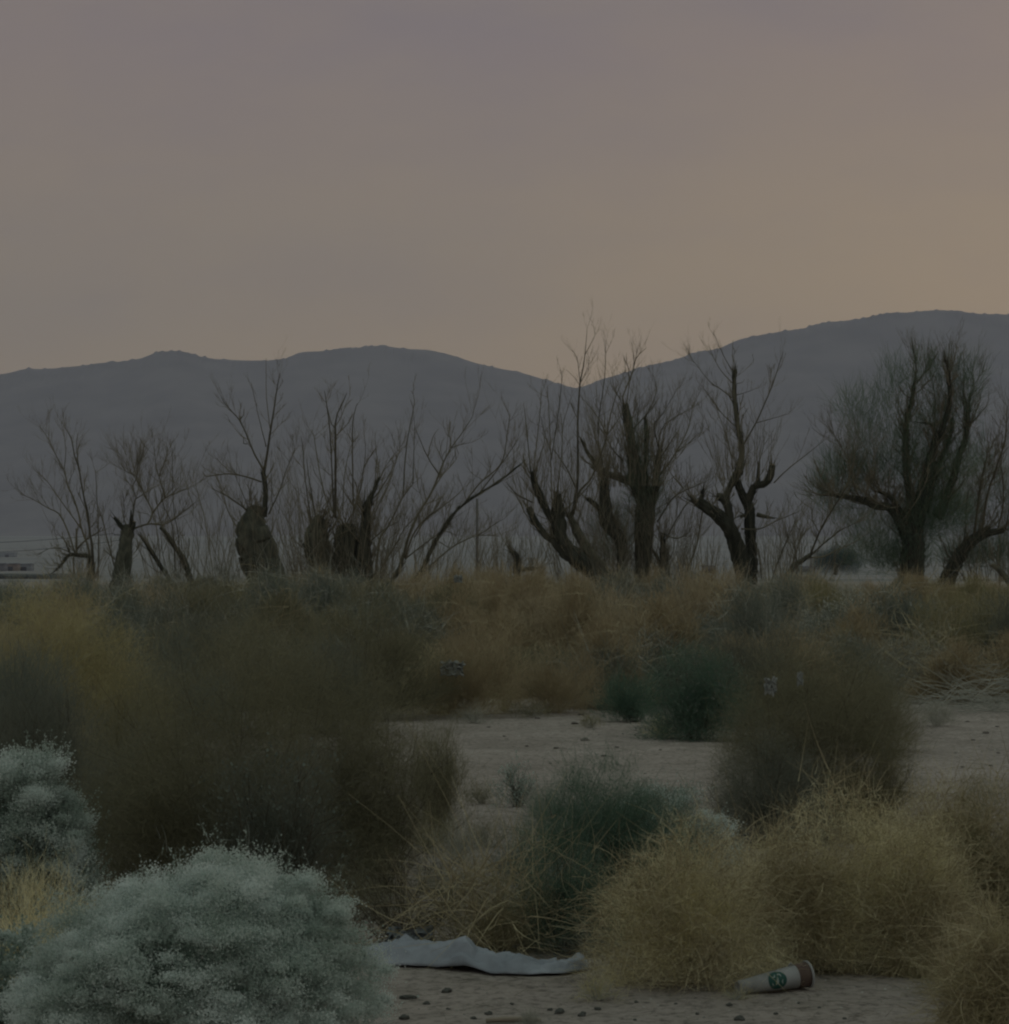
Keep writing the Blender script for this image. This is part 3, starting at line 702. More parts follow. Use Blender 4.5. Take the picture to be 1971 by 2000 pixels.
# ================================================================== shrubs
def shrub_mesh(seed, W, D, H, foliage, stem, n_main=26, n_twig=9000, tl=0.07, tw=0.0011, stem_r=0.0022,
               style='dome', top_bias=0.0, leaf=None, tip=None, droop=0.0, curl=0.25, lumps=0.35, fill=0.7, up=0.35, bare=False, lean=0.0, zc=0.22, tufts=None, skirt=0.14, chaos=0.5, sprig=None, mounds=3, holes=0.45, hole_scale=0.42):
    """returns list of (part_name, verts, faces, counts, material, attr). Base at origin."""
    rg = np.random.RandomState(seed); random.seed(seed)
    # ---- main stems end on a lumpy dome
    nm = n_main
    th = rg.rand(nm) * 2 * np.pi
    el = np.arcsin(rg.rand(nm) ** 0.8) * 0.98
    rr = 0.80 + 0.22 * rg.rand(nm)
    lump_c = rg.normal(size=(7, 3)); lump_c[:, 2] = abs(lump_c[:, 2]); lump_c /= np.linalg.norm(lump_c, axis=1)[:, None]
    lump_a = rg.uniform(-lumps, lumps * 0.6, size=7)
    def radius(u):
        f = np.ones(len(u))
        for c_, a_ in zip(lump_c, lump_a): f += a_ * np.exp(-((1 - u @ c_) / 0.16))
        f += lumps * 0.22 * np.sin(u @ lump_c[0] * 9 + u @ lump_c[1] * 5) * np.sin(u @ lump_c[2] * 11 + 1.0)
        return f
    u = np.stack([np.cos(th) * np.cos(el), np.sin(th) * np.cos(el), np.sin(el)], 1)
    AX = np.array([W / 2, D / 2, H * (1 - zc)]); ZC = np.array([0, 0, H * zc])
    rm = np.random.RandomState(seed + 999); mset = [(0.0, 0.0, .80, 1.0)]
    for k in range(mounds - 1):
        am = rm.rand() * 2 * np.pi; dm = rm.uniform(.24, .46); sx_ = rm.uniform(.48, .66); mset.append((math.cos(am) * dm * W * .5 + (-1) ** k * W * .14, math.sin(am) * dm * D * .5, sx_, rm.uniform(.58, .88)))
    kd = rm.normal(size=(5, 3)) * (2 * np.pi / (hole_scale * H)) * 0.6; ph_ = rm.rand(5) * 6.28
    def hn(q): return np.sin(q @ kd.T + ph_).sum(1) / 1.6
    if mounds == 1: mset = [(0., 0., 1., 1.)]
    MS = np.array(mset); mw = MS[:, 2] ** 2; mw /= mw.sum()
    def xf(q, ids=None):
        ids = rg.choice(len(MS), len(q), p=mw) if ids is None else ids
        m_ = MS[ids]; return q * np.stack([m_[:, 2], m_[:, 2], m_[:, 3]], 1) + np.stack([m_[:, 0], m_[:, 1], 0 * m_[:, 0]], 1)
    tipp = xf(u * (rr * radius(u))[:, None] * AX * 0.97 + ZC); tipp[:, 0] += lean * tipp[:, 2]
    b0 = np.stack([rg.normal(0, 0.05, nm) * W, rg.normal(0, 0.05, nm) * D, np.full(nm, -0.01)], 1)
    mid = b0 * 0.6 + tipp * 0.45; mid[:, 2] = tipp[:, 2] * 0.28 + H * 0.06
    if style == 'arch': mid[:, 2] = np.maximum(tipp[:, 2], H * 0.55) * 1.1
    sm = MB()
    def bez(i, t_): return (1 - t_) ** 2 * b0[i] + 2 * t_ * (1 - t_) * mid[i] + t_ * t_ * tipp[i]
    for i in range(nm):
        K = 8
        pts = [Vector(bez(i, k / K * 0.97)) + Vector((random.gauss(0, .012), random.gauss(0, .012), random.gauss(0, .008))) * H * (k > 0) for k in range(K + 1)]
        r0 = stem_r * random.uniform(.7, 1.3)
        sm.tube(pts, [r0 * (1 - .75 * k / K) for k in range(K + 1)], 4, cap=False)
        for _ in range(4):
            k = random.randint(2, K - 1); q = pts[k].copy(); d = (pts[k + 1] - pts[k - 1]).normalized()
            d = (d + Vector((random.gauss(0, .6), random.gauss(0, .6), random.gauss(0, .35)))).normalized(); pp = [q]
            lnn = 0.30 * H * random.uniform(.5, 1.1)
            for j in range(4):
                d = (d + Vector((random.gauss(0, .2), random.gauss(0, .2), random.gauss(.06, .15)))).normalized(); q = q + d * lnn / 4; q.z = max(q.z, 0.003); pp.append(q.copy())
            sm.tube(pp, [r0 * .5, r0 * .42, r0 * .35, r0 * .25, r0 * .15], 3, cap=False)
    parts = [('stems', np.array([tuple(v) for v in sm.v]), np.array([i for f in sm.f for i in f]), np.array([len(f) for f in sm.f]), stem, sm.a)]
    if bare and n_twig == 0: return parts
    # ---- fine twigs: on the stems plus through the crown volume
    nA = int(n_twig * (1 - fill)); nB = n_twig - nA
    ii = rg.randint(0, nm, nA); t_ = (0.25 + 0.75 * rg.rand(nA) ** 0.7)[:, None]
    pA = (1 - t_) ** 2 * b0[ii] + 2 * t_ * (1 - t_) * mid[ii] + t_ * t_ * tipp[ii]
    pA += rg.normal(size=(nA, 3)) * np.array([W, D, H]) * 0.035
    thB = rg.rand(nB) * 2 * np.pi; elB = np.arcsin(-zc / (1 - zc) + (1 + zc / (1 - zc)) * rg.rand(nB))
    uB = np.stack([np.cos(thB) * np.cos(elB), np.sin(thB) * np.cos(elB), np.sin(elB)], 1)
    rB = rg.rand(nB) ** 0.42
    # clumpiness: pull points toward sprig centres
    pB = xf(uB * (rB * radius(uB))[:, None] * AX * 0.97 + ZC)
    pB[:, 0] += lean * pB[:, 2]
    nc = max(30, n_twig // 90); cid = rg.randint(0, nc, nB)
    cc = pB[rg.randint(0, nB, nc)]; near = cc[cid]
    pull = (rg.rand(nB) < 0.55)[:, None]
    pB = np.where(pull, near + rg.normal(size=(nB, 3)) * tl * 0.55, pB)
    nS = int(nB * skirt)
    if nS:
        aS = rg.rand(nS) * 2 * np.pi; rS = np.sqrt(rg.rand(nS)) * 0.86
        fS = 1 + 0.25 * np.sin(aS * 3 + seed) + 0.12 * np.sin(aS * 7 + 2 * seed)
        pB[:nS] = np.stack([np.cos(aS) * rS * fS * W / 2, np.sin(aS) * rS * fS * D / 2, np.abs(rg.normal(size=nS)) * H * 0.13], 1)
    hg0 = np.concatenate([0.25 + 0.75 * t_[:, 0], rB]); p = np.concatenate([pA, pB])
    hv = hn(p); src = np.where(hv > 0.25)[0]; bad = np.where((hv < -0.55) & (rg.rand(len(p)) < holes))[0]
    if len(src) > 50 and len(bad):
        j_ = src[rg.randint(0, len(src), len(bad))]; p[bad] = p[j_] + rg.normal(size=(len(bad), 3)) * tl * 0.4; hg0[bad] = hg0[j_]
    p[:, 2] = p[:, 2] * 1.0; p[:, 2] = np.maximum(p[:, 2], 0.002)
    c0 = np.array([0, 0, -0.15 * H]); rad = p - c0; rad /= np.linalg.norm(rad, axis=1)[:, None]
    d = rad * 0.75 + rg.normal(size=p.shape) * chaos; d[:, 2] += up
    ln = tl * (0.45 + 0.9 * rg.rand(len(p)))
    patch = np.concatenate([rg.rand(nm)[ii], np.where(pull[:, 0], rg.rand(nc)[cid], rg.rand(nB))])
    av = 0.5 * patch + 0.5 * rg.rand(len(p))
    Vv, Ff, Cc, Av = ribbons(p, d, ln, tw * (0.7 + 0.6 * rg.rand(len(p))), rg, seg=2, curl=curl, droop=droop, attr=av)
    Vv[:, 2] = np.maximum(Vv[:, 2], 0.001)
    parts.append(('foliage', Vv, Ff, Cc, foliage, Av))
    if sprig:
        # longer, paler outer twiglets that break up the surface
        cnt, sl_, sw_, sm2 = sprig
        a3 = rg.rand(cnt) * 2 * np.pi; e3 = np.arcsin(-zc / (1 - zc) + (1 + zc / (1 - zc)) * rg.rand(cnt))
        u3 = np.stack([np.cos(a3) * np.cos(e3), np.sin(a3) * np.cos(e3), np.sin(e3)], 1)
        q3 = xf(u3 * (radius(u3) * rg.uniform(.70, 1.05, cnt))[:, None] * AX + ZC); q3[:, 2] = np.maximum(q3[:, 2], .004)
        V3, F3, C3, A3 = ribbons(q3, u3 * .5 + rg.normal(size=(cnt, 3)) * .75, sl_ * rg.uniform(.4, 1.2, cnt), sw_, rg, seg=5, curl=.8)
        V3[:, 2] = np.maximum(V3[:, 2], .002)
        parts.append(('sprigs', V3, F3, C3, M[sm2], A3))
    if leaf:
        # small pointed leaves / seed bracts along the outer twigs: leaf=(count, length, width, material, shell)
        cnt, ll, lw, lm, shell = leaf
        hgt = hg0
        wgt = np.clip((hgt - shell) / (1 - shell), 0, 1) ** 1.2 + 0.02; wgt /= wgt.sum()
        k = rg.choice(len(p), cnt, p=wgt)
        dn = d[k] / np.linalg.norm(d[k], axis=1)[:, None]
        q = p[k] + dn * (ln[k] * rg.rand(cnt))[:, None] + rg.normal(size=(cnt, 3)) * ll * 0.3
        tuf = np.zeros(cnt, dtype=bool)
        if tufts:
            nt2, tr, share = tufts
            a2 = rg.rand(nt2) * 2 * np.pi; e2 = np.arcsin(rg.rand(nt2)); u2 = np.stack([np.cos(a2) * np.cos(e2), np.sin(a2) * np.cos(e2), np.sin(e2)], 1)
            tc_ = xf(u2 * (radius(u2) * rg.uniform(.80, 1.03, nt2))[:, None] * AX + ZC); tsz = rg.uniform(.5, 1.4, nt2)
            tid = rg.randint(0, nt2, cnt); tuf = rg.rand(cnt) < share
            q = np.where(tuf[:, None], tc_[tid] + rg.normal(size=(cnt, 3)) * np.array([1.5, 1.3, .85]) * tr * tsz[tid][:, None], q)
        q[:, 2] = np.maximum(q[:, 2], 0.003)
        dd = dn + rg.normal(size=(cnt, 3)) * 0.7
        dd /= np.linalg.norm(dd, axis=1)[:, None]
        sd = np.cross(dd, rg.normal(size=(cnt, 3))); sd /= np.linalg.norm(sd, axis=1)[:, None]
        sz = (0.6 + 0.8 * rg.rand(cnt))[:, None]
        a_, b_, c_, e_ = q, q + dd * ll * sz * 0.5 + sd * lw * 0.5 * sz, q + dd * ll * sz, q + dd * ll * sz * 0.5 - sd * lw * 0.5 * sz
        LV = np.stack([a_, b_, c_, e_], 1).reshape(-1, 3); LF = np.arange(cnt * 4)
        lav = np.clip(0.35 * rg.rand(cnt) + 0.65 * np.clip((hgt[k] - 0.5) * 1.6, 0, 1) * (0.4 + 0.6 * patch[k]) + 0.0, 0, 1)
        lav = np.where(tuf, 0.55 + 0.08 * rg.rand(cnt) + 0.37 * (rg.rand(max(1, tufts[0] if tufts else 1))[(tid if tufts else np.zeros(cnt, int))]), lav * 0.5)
        parts.append(('leaves', LV, LF, np.full(cnt, 4), lm, np.repeat(lav, 4)))
    return parts

def put_shrub(name, label, cat, x, yb, parts, group=None, rot=0.0, Y=None):
    Yd = Y if Y else F * CAMH / (yb - HY)
    X = (x - CX) / F * Yd
    root = empty(name, (X, Yd, gz(X, Yd)), label, cat, group); root.rotation_euler[2] = rot
    for (pn, V_, F_, C_, m_, A_) in parts: mesh_obj(pn, V_, F_, C_, m_, root, A_)
    return root

def hero(name, label, x, yb, wpx, top, seed, fol, stem='stem_dark', yoff=0, depth=0.8, dens=1.0, leafdef=None, cat='shrub', group=None, base_rel=None, **kw):
    """wpx wide, from row yb up to row `top`, sized at its own distance"""
    Yd = F * CAMH / (yb - HY); s_ = Yd / F
    W = wpx * s_ * 1.16; H = (yb - top) * s_ * 1.09
    kw.setdefault('tl', 0.075); kw.setdefault('tw', 0.30 * s_ * 1000 / 1000 * 1.9)
    area = (wpx * (yb - top) * 0.8) / 4.0     # render pixels
    tlpx = kw['tl'] / s_ / 1.95; twpx = kw['tw'] / s_ / 1.95
    n_ = int(dens * 3.2 * area / max(0.05, tlpx * twpx * 0.55)); n_ = min(n_, 90000)
    lf = None
    if leafdef: lf = leafdef
    parts = shrub_mesh(seed, W, W * depth, H, M['f_' + fol], M[stem], n_twig=n_, leaf=lf, **kw)
    return put_shrub(name, label, cat, x, yb, parts, group)

SB = lambda k, ll=0.007, lw=0.0035, shell=0.45, m='f_sage': (k, ll, lw, M[m], shell)
# ---- foreground
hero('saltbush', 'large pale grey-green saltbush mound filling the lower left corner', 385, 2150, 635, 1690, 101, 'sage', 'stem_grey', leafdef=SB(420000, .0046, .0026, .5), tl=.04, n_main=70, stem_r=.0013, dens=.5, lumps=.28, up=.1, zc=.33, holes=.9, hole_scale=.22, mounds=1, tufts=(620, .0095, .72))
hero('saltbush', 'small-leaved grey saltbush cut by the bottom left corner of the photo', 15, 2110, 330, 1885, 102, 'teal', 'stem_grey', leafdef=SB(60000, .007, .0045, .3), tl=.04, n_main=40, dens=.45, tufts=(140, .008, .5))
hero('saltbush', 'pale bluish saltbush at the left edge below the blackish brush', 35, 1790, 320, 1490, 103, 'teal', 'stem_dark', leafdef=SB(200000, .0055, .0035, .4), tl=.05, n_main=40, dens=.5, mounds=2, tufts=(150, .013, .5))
hero('dry_bush', 'ochre dry bush at the left edge behind the large saltbush mound', 60, 1960, 330, 1660, 104, 'gold', 'stem_tan', tl=.05, n_main=40, dens=.7)
BR = dict(tl=.055, n_main=40, stem_r=.0016, lumps=.14, fill=.9, zc=.35, holes=.35, up=.05, chaos=1.0, curl=.5)
hero('creosote_bush', 'huge dark smoky brown bush filling the left centre', 470, 1750, 690, 1215, 105, 'brown', 'stem_dark', dens=1.0, **BR)
hero('creosote_bush', 'blackish-green bush in front of the huge smoky brown one', 540, 1785, 330, 1470, 106, 'dark', 'stem_dark', tl=.05, n_main=22, stem_r=.0045, dens=.75, fill=.8, zc=.5, leafdef=SB(2600, .010, .007, .3, 'f_teal'))
hero('creosote_bush', 'smooth dark bush low at the left of the huge smoky brown one', 260, 1700, 320, 1420, 171, 'dark', 'stem_dark', tl=.055, n_main=22, stem_r=.002, dens=.9, fill=.85, zc=.35)
hero('dry_bush', 'feathery brown bush on the right flank of the huge smoky brown one', 750, 1735, 300, 1340, 107, 'brown', 'stem_dark', dens=.9, **{**BR, 'zc': .5})
hero('dry_bush', 'small brown bush reaching into the left of the sand clearing', 855, 1650, 160, 1425, 172, 'brown', 'stem_dark', tl=.05, n_main=20, dens=.8, zc=.4)
hero('dry_bush', 'blackish brush at the left edge above the bluish saltbush', 90, 1640, 420, 1290, 108, 'dark', 'stem_dark', tl=.07, n_main=30, dens=.9)
hero('dry_bush', 'soft olive yellow bush at the upper left edge of the brush', 80, 1500, 370, 1135, 109, 'hay', 'stem_tan', tl=.08, n_main=30, dens=1.0, lumps=.2, up=.05, chaos=.9, zc=.35)
hero('greasewood_bush', 'grey-green bush overlapping the olive yellow one at the left edge', 40, 1560, 330, 1260, 110, 'teal', 'stem_dark', tl=.09, n_main=30, dens=.8)
hero('greasewood_bush', 'dark green bush just left of the golden tumbleweeds', 1150, 1835, 330, 1500, 111, 'green', 'stem_dark', tl=.045, n_main=40, stem_r=.0014, dens=1.5, lumps=.2, up=.1, chaos=.8, zc=.35, mounds=2, holes=.5)
hero('greasewood_bush', 'dark green brush filling the gap between the mustard twigs and the front golden tumbleweed', 1110, 1868, 210, 1650, 177, 'green', 'stem_dark', tl=.045, n_main=50, stem_r=.0014, dens=.8, up=.1, chaos=.9, zc=.35, mounds=2, sprig=(160, .12, .0018, 'stem_tan'))
hero('dry_bush', 'low mustard bush of arching bare twigs behind the pale cloth', 950, 1865, 340, 1690, 112, 'olive', 'stem_tan', tl=.05, n_main=120, stem_r=.0013, dens=.30, curl=.7, chaos=.9, lumps=.3, sprig=(650, .22, .0024, 'stem_tan'))
hero('bare_bush', 'open bare grey-brown bush left of the mustard twigs', 785, 1850, 280, 1680, 113, 'brown', 'stem_dark', tl=.05, n_main=60, stem_r=.0016, dens=.14, curl=.6, chaos=.9, sprig=(160, .14, .0022, 'stem_dark'))
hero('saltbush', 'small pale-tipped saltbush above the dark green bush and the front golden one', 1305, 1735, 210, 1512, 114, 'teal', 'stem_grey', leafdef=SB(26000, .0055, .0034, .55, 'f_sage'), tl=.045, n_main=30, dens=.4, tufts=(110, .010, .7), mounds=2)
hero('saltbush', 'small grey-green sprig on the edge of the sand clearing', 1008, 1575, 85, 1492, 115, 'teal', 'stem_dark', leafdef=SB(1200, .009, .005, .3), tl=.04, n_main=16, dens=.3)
GD = dict(tl=.034, n_main=110, stem_r=.0010, curl=.7, up=.10, zc=.28, fill=.85, chaos=.8, skirt=.2, mounds=6, holes=.8, hole_scale=.34, sprig=(4200, .085, .0016, 'stem_tan'))
hero('tumbleweed', 'golden tumbleweed beside the fallen paper cup', 1352, 1930, 350, 1615, 116, 'gold', 'stem_tan', dens=.75, lumps=.26, depth=.7, **GD)
hero('tumbleweed', 'tallest golden tumbleweed, behind and right of the fallen cup', 1665, 1895, 380, 1515, 117, 'gold', 'stem_tan', dens=.75, lumps=.3, **GD)
hero('tumbleweed', 'golden tumbleweed wedged behind the fallen cup between the two big ones', 1525, 1900, 220, 1640, 173, 'gold', 'stem_tan', dens=.8, lumps=.2, depth=.7, **GD)
hero('tumbleweed', 'low grey-olive tumbleweed right of the tallest golden one', 1795, 1905, 230, 1715, 175, 'straw', 'stem_tan', dens=.85, lumps=.3, depth=.7, **GD)
hero('tumbleweed', 'golden olive bush behind the tallest golden tumbleweed, near the right edge', 1830, 1840, 280, 1530, 176, 'straw', 'stem_tan', dens=.8, lumps=.3, **GD)
hero('dry_bush', 'dark olive bush at the right edge behind the golden tumbleweeds', 1930, 1860, 330, 1520, 118, 'olive', 'stem_tan', dens=.9, **GD)
hero('tumbleweed', 'small golden green tumbleweed at the bottom right corner', 1950, 2030, 250, 1795, 119, 'straw', 'stem_tan', dens=.9, **{**GD, 'tl': .028})
hero('dry_bush', 'big dark brown bush right of the sand clearing', 1575, 1640, 430, 1270, 120, 'brown', 'stem_dark', dens=.95, **{**BR, 'zc': .45})
hero('dry_bush', 'darkest low brush at the foot of the big dark brown bush', 1500, 1660, 280, 1450, 121, 'dark', 'stem_dark', dens=.8, **BR)
hero('dry_bush', 'dark olive brush on the right foot of the big dark brown bush', 1700, 1640, 200, 1440, 174, 'olive', 'stem_dark', dens=.6, **BR)
hero('greasewood_bush', 'blackish-green bush at the far side of the sand clearing', 1365, 1445, 250, 1260, 122, 'green', 'stem_dark', tl=.07, n_main=40, dens=1.0, lumps=.2, up=.1, chaos=.9, mounds=2, leafdef=SB(3000, .02, .006, .3, 'f_teal'))
hero('greasewood_bush', 'small rounded green bush touching the sand, left of the blackish-green one', 1240, 1412, 160, 1310, 123, 'green', 'stem_dark', tl=.07, n_main=26, dens=.8)
hero('greasewood_bush', 'smoky grey-green bush above the big dark brown bush', 1490, 1420, 300, 1190, 124, 'dark', 'stem_dark', tl=.10, n_main=30, dens=.8)
hero('dry_bush', 'greyish brown bush on the right shoulder of the big dark brown one', 1690, 1470, 240, 1260, 125, 'brown', 'stem_dark', tl=.09, n_main=30, dens=.7)
hero('dry_bush', 'tawny feathery bush right of centre below the fan of branches', 900, 1400, 220, 1180, 126, 'rust', 'stem_tan', tl=.09, n_main=30, dens=.6)
hero('bare_bush', 'tangle of straw-coloured twigs holding a scrap of white litter', 870, 1392, 230, 1270, 127, 'straw', 'stem_tan', tl=.10, n_main=80, stem_r=.0028, dens=.35, curl=.6, depth=.5, chaos=.9, sprig=(260, .25, .0045, 'stem_tan'))
hero('bare_bush', 'pale forked upright stems standing in the tawny brush', 985, 1388, 90, 1190, 128, 'straw', 'stem_tan', tl=.10, n_main=14, stem_r=.004, dens=.04)
hero('dry_bush', 'orange-brown low bush at the far edge of the sand clearing', 1080, 1392, 230, 1260, 129, 'rust', 'stem_tan', tl=.08, n_main=40, dens=.7)
hero('dry_bush', 'wide brown feathery bush under the clump of stumps', 720, 1405, 280, 1170, 130, 'brown', 'stem_dark', tl=.10, n_main=30, dens=.8)
hero('bare_bush', 'grey-green twiggy bush right of the orange-brown one', 1190, 1385, 190, 1250, 131, 'teal', 'stem_grey', tl=.09, n_main=50, stem_r=.003, dens=.5, sprig=(160, .25, .0045, 'stem_grey'))
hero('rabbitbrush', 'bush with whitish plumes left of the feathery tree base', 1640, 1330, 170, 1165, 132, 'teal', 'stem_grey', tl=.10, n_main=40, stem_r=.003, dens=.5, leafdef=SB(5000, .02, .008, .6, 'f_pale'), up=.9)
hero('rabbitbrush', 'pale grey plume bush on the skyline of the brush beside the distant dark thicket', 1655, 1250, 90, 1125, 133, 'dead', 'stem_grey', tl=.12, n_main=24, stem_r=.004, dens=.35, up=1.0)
hero('dry_bush', 'rust-coloured grassy bush in front of the feathery tree', 1755, 1270, 150, 1135, 134, 'rust', 'stem_tan', tl=.16, n_main=30, dens=.7, up=1.2)
hero('dry_bush', 'olive upright bush at the right above the dead branches', 1850, 1345, 240, 1160, 135, 'olive', 'stem_tan', tl=.10, n_main=50, stem_r=.003, dens=.65, up=1.0)
hero('dry_bush', 'dark olive bush at the right edge above the dead branches', 1960, 1345, 180, 1165, 136, 'dark', 'stem_dark', tl=.10, n_main=40, dens=.7, up=.8)
hero('bare_bush', 'pale bare stems in front of the olive bushes at the right', 1900, 1355, 170, 1255, 137, 'dead', 'stem_tan', tl=.09, n_main=30, stem_r=.0032, dens=.08)
# low clutter in the centre
for i, (x, yb, wp, tp, f, lab) in enumerate((
    (900, 1690, 110, 1600, 'dead', 'small dry grey bush left of the pale low ones in the centre'), (1000, 1720, 150, 1610, 'teal', 'low grey-green plant in the centre above the mustard twigs'),
    (1110, 1660, 150, 1570, 'dead', 'low pale dry plant just above the dark green bush'), (1240, 1650, 130, 1570, 'teal', 'low grey plant below the sand clearing, left of the pale-tipped saltbush'),
    (830, 1670, 120, 1590, 'olive', 'low olive tuft at the foot of the small brown bush by the sand clearing'), (960, 1660, 120, 1595, 'brown', 'low dull brown plant under the small grey-green sprig'),
    (1060, 1680, 130, 1600, 'olive', 'low olive plant left of the dark green bush'), (890, 1740, 130, 1650, 'dead', 'low grey twiggy plant left of the mustard twigs'), (1180, 1610, 120, 1550, 'teal', 'tiny grey-green plant at the near edge of the sand clearing'), (1290, 1600, 130, 1530, 'brown', 'low brown plant between the sand clearing and the darkest low brush'),
    (1150, 1425, 60, 1395, 'olive', 'tiny olive sprig on the far part of the sand clearing'), (1290, 1440, 90, 1395, 'straw', 'small yellowish tuft at the left foot of the blackish-green bush'), (930, 1412, 80, 1375, 'dead', 'small bleached tuft at the far left rim of the sand clearing'),
    (1040, 1402, 90, 1365, 'brown', 'small brown tuft at the far rim of the sand clearing'), (940, 1570, 80, 1520, 'brown', 'wispy brown plant on the near left of the sand clearing'), (1090, 1600, 80, 1545, 'teal', 'wispy grey-green plant on the near part of the sand clearing'), (1730, 1480, 100, 1420, 'brown', 'brown tuft on the bare sand right of the big dark brown bush'), (1830, 1420, 110, 1370, 'dead', 'bleached tuft at the foot of the dead branches'),
    (1440, 1962, 60, 1930, 'straw', 'wisp of straw in front of the narrow end of the fallen cup'), (1170, 1955, 90, 1900, 'straw', 'curled pale twigs on the sand between the cloth and the front golden tumbleweed'), (700, 1800, 160, 1700, 'brown', 'thin bare brown twigs behind the right shoulder of the saltbush mound'),
    (1150, 1880, 110, 1800, 'teal', 'small bluish plant between the cloth and the front golden tumbleweed'), (1850, 1950, 200, 1900, 'olive', 'flat straw at the foot of the low grey-olive tumbleweed'), (1060, 1590, 110, 1530, 'dead', 'tiny dry plant right of the small grey-green sprig'))):
    hero('low_plant', lab, x, yb, wp, tp, 140 + i, f, 'stem_grey', tl=.035, n_main=26, stem_r=.0011, dens=.34, chaos=.8, cat='plant')
    
# ---- pile of dead branches
dp = MB(); random.seed(77)
for _ in range(1100):
    x = random.gauss(1915, 85); yb = random.uniform(1325, 1395); Yd = F / (yb - HY)
    X = (x - CX) / F * Yd; z0 = abs(random.gauss(0, .13)) * (1 - min(1, abs(x - 1950) / 230))
    a_ = random.gauss(0.25, 0.35); d = Vector((math.cos(a_), random.gauss(0, .5), math.sin(a_) * .8)).normalized()
    if random.random() < .4: d.x = -d.x
    q = Vector((X, Yd, max(.01, z0))); pts = [q.copy()]
    ln = random.uniform(.12, .5)
    for j in range(6):
        d = (d + Vector((random.gauss(0, .12), random.gauss(0, .12), random.gauss(-.04, .12)))).normalized(); q = q + d * ln / 6; q.z = max(.006, q.z); pts.append(q.copy())
    r = random.uniform(.0010, .0028); dp.tube(pts, [r * (1 - .6 * j / 6) for j in range(7)], 4)
Yd = F / (1370 - HY); o_ = Vector(((1905 - CX) / F * Yd, Yd, 0))
tag(dp.build('branch_pile', M['stem_grey'], origin=o_), 'sprawling pile of pale grey dead branches at the right edge', 'dead branches').location = o_

# ---- filler shrubs behind, one prototype per kind then copies
protos = {}
def proto(key, fol, stem, seed, **kw):
    kw.setdefault('n_main', 26); kw.setdefault('sprig', (520, .26, .0052, 'stem_tan' if fol in ('rust', 'tan', 'olive', 'dead', 'brown') else 'stem_grey')); kw.setdefault('holes', .7)
    protos[key] = (shrub_mesh(seed, 1.0, 0.9, 1.0, M['f_' + fol], M[stem], **kw), [])
proto('rust', 'rust', 'stem_tan', 201, n_twig=15000, tl=.12, tw=.0042, up=.7, stem_r=.005)
proto('brown', 'brown', 'stem_dark', 202, n_twig=15000, tl=.12, tw=.0042, up=.6, stem_r=.005)
proto('olive', 'olive', 'stem_tan', 203, n_twig=15000, tl=.12, tw=.0042, up=.8, stem_r=.005)
proto('teal', 'teal', 'stem_grey', 204, n_twig=14000, tl=.11, tw=.0042, up=.5, stem_r=.005)
proto('dark', 'dark', 'stem_dark', 205, n_twig=15000, tl=.12, tw=.0042, up=.5, stem_r=.005)
proto('tan', 'tan', 'stem_tan', 206, n_twig=13000, tl=.13, tw=.0042, up=.9, stem_r=.005)
proto('green', 'green', 'stem_dark', 207, n_twig=14000, tl=.11, tw=.0042, up=.5, stem_r=.005)
proto('dead', 'dead', 'stem_grey', 208, n_twig=2200, tl=.12, tw=.004, up=.6, stem_r=.006, n_main=44)
KN = {'rust': ('dry_bush', 'rusty orange-brown bush in the band of brush before the bare trees', 'rust brown bushes'),
      'brown': ('dry_bush', 'dull brown feathery bush in the band of brush before the bare trees', 'dull brown bushes'),
      'olive': ('dry_bush', 'olive dry bush in the band of brush before the bare trees', 'olive bushes'),
      'teal': ('saltbush', 'grey-green bush in the band of brush before the bare trees', 'grey-green bushes'),
      'dark': ('creosote_bush', 'nearly black bush in the band of brush before the bare trees', 'blackish bushes'),
      'tan': ('dry_bush', 'light tan dry bush in the band of brush before the bare trees', 'light tan bushes'),
      'green': ('greasewood_bush', 'dark green bush in the band of brush before the bare trees', 'dark green bushes'),
      'dead': ('bare_bush', 'bleached leafless bush in the band of brush before the bare trees', 'bleached bare bushes')}
def place(key, X, Yd, Wd, H, rot):
    parts, made = protos[key]; nm, lab, grp = KN[key]
    if not made:
        root = empty(nm, (0, 0, 0), lab, 'shrub', grp)
        for (pn, V_, F_, C_, m_, A_) in parts: mesh_obj(pn, V_, F_, C_, m_, root, A_)
        made.append(root)
    else:
        root = made[0].copy(); sc.collection.objects.link(root)
        for ch in list(made[0].children):
            c_ = ch.copy(); sc.collection.objects.link(c_); c_.parent = root
        made.append(root)
    root.location = (X, Yd, gz(X, Yd)); root.scale = (Wd, Wd, H); root.rotation_euler = (0, 0, rot)
    return root
ANCH = [(90, 'far-left bare tree'), (231, 'short upright stump'), (345, 'branchy grey tree'), (512, 'slant-cut stump'), (650, 'clump of stumps'), (800, 'fan of leaning branches'), (932, 'far utility pole'), (1010, 'little broken stump'), (1140, 'leaning trunk'), (1254, 'massive broken tree'), (1400, 'arm of the forked trunk'), (1480, 'forked trunk'), (1590, 'small leaning tree'), (1680, 'feathery tree limb'), (1785, 'feathery tree'), (1900, 'slanted trunk')]
ROWN = ['nearest row', 'second row', 'third row', 'middle row', 'third-last row', 'second-last row', 'last row']
KADJ = {'rust': 'rusty', 'brown': 'dull brown', 'olive': 'olive', 'teal': 'grey-green', 'dark': 'blackish', 'tan': 'light tan', 'green': 'dark green', 'dead': 'bleached'}
SEEN = set()
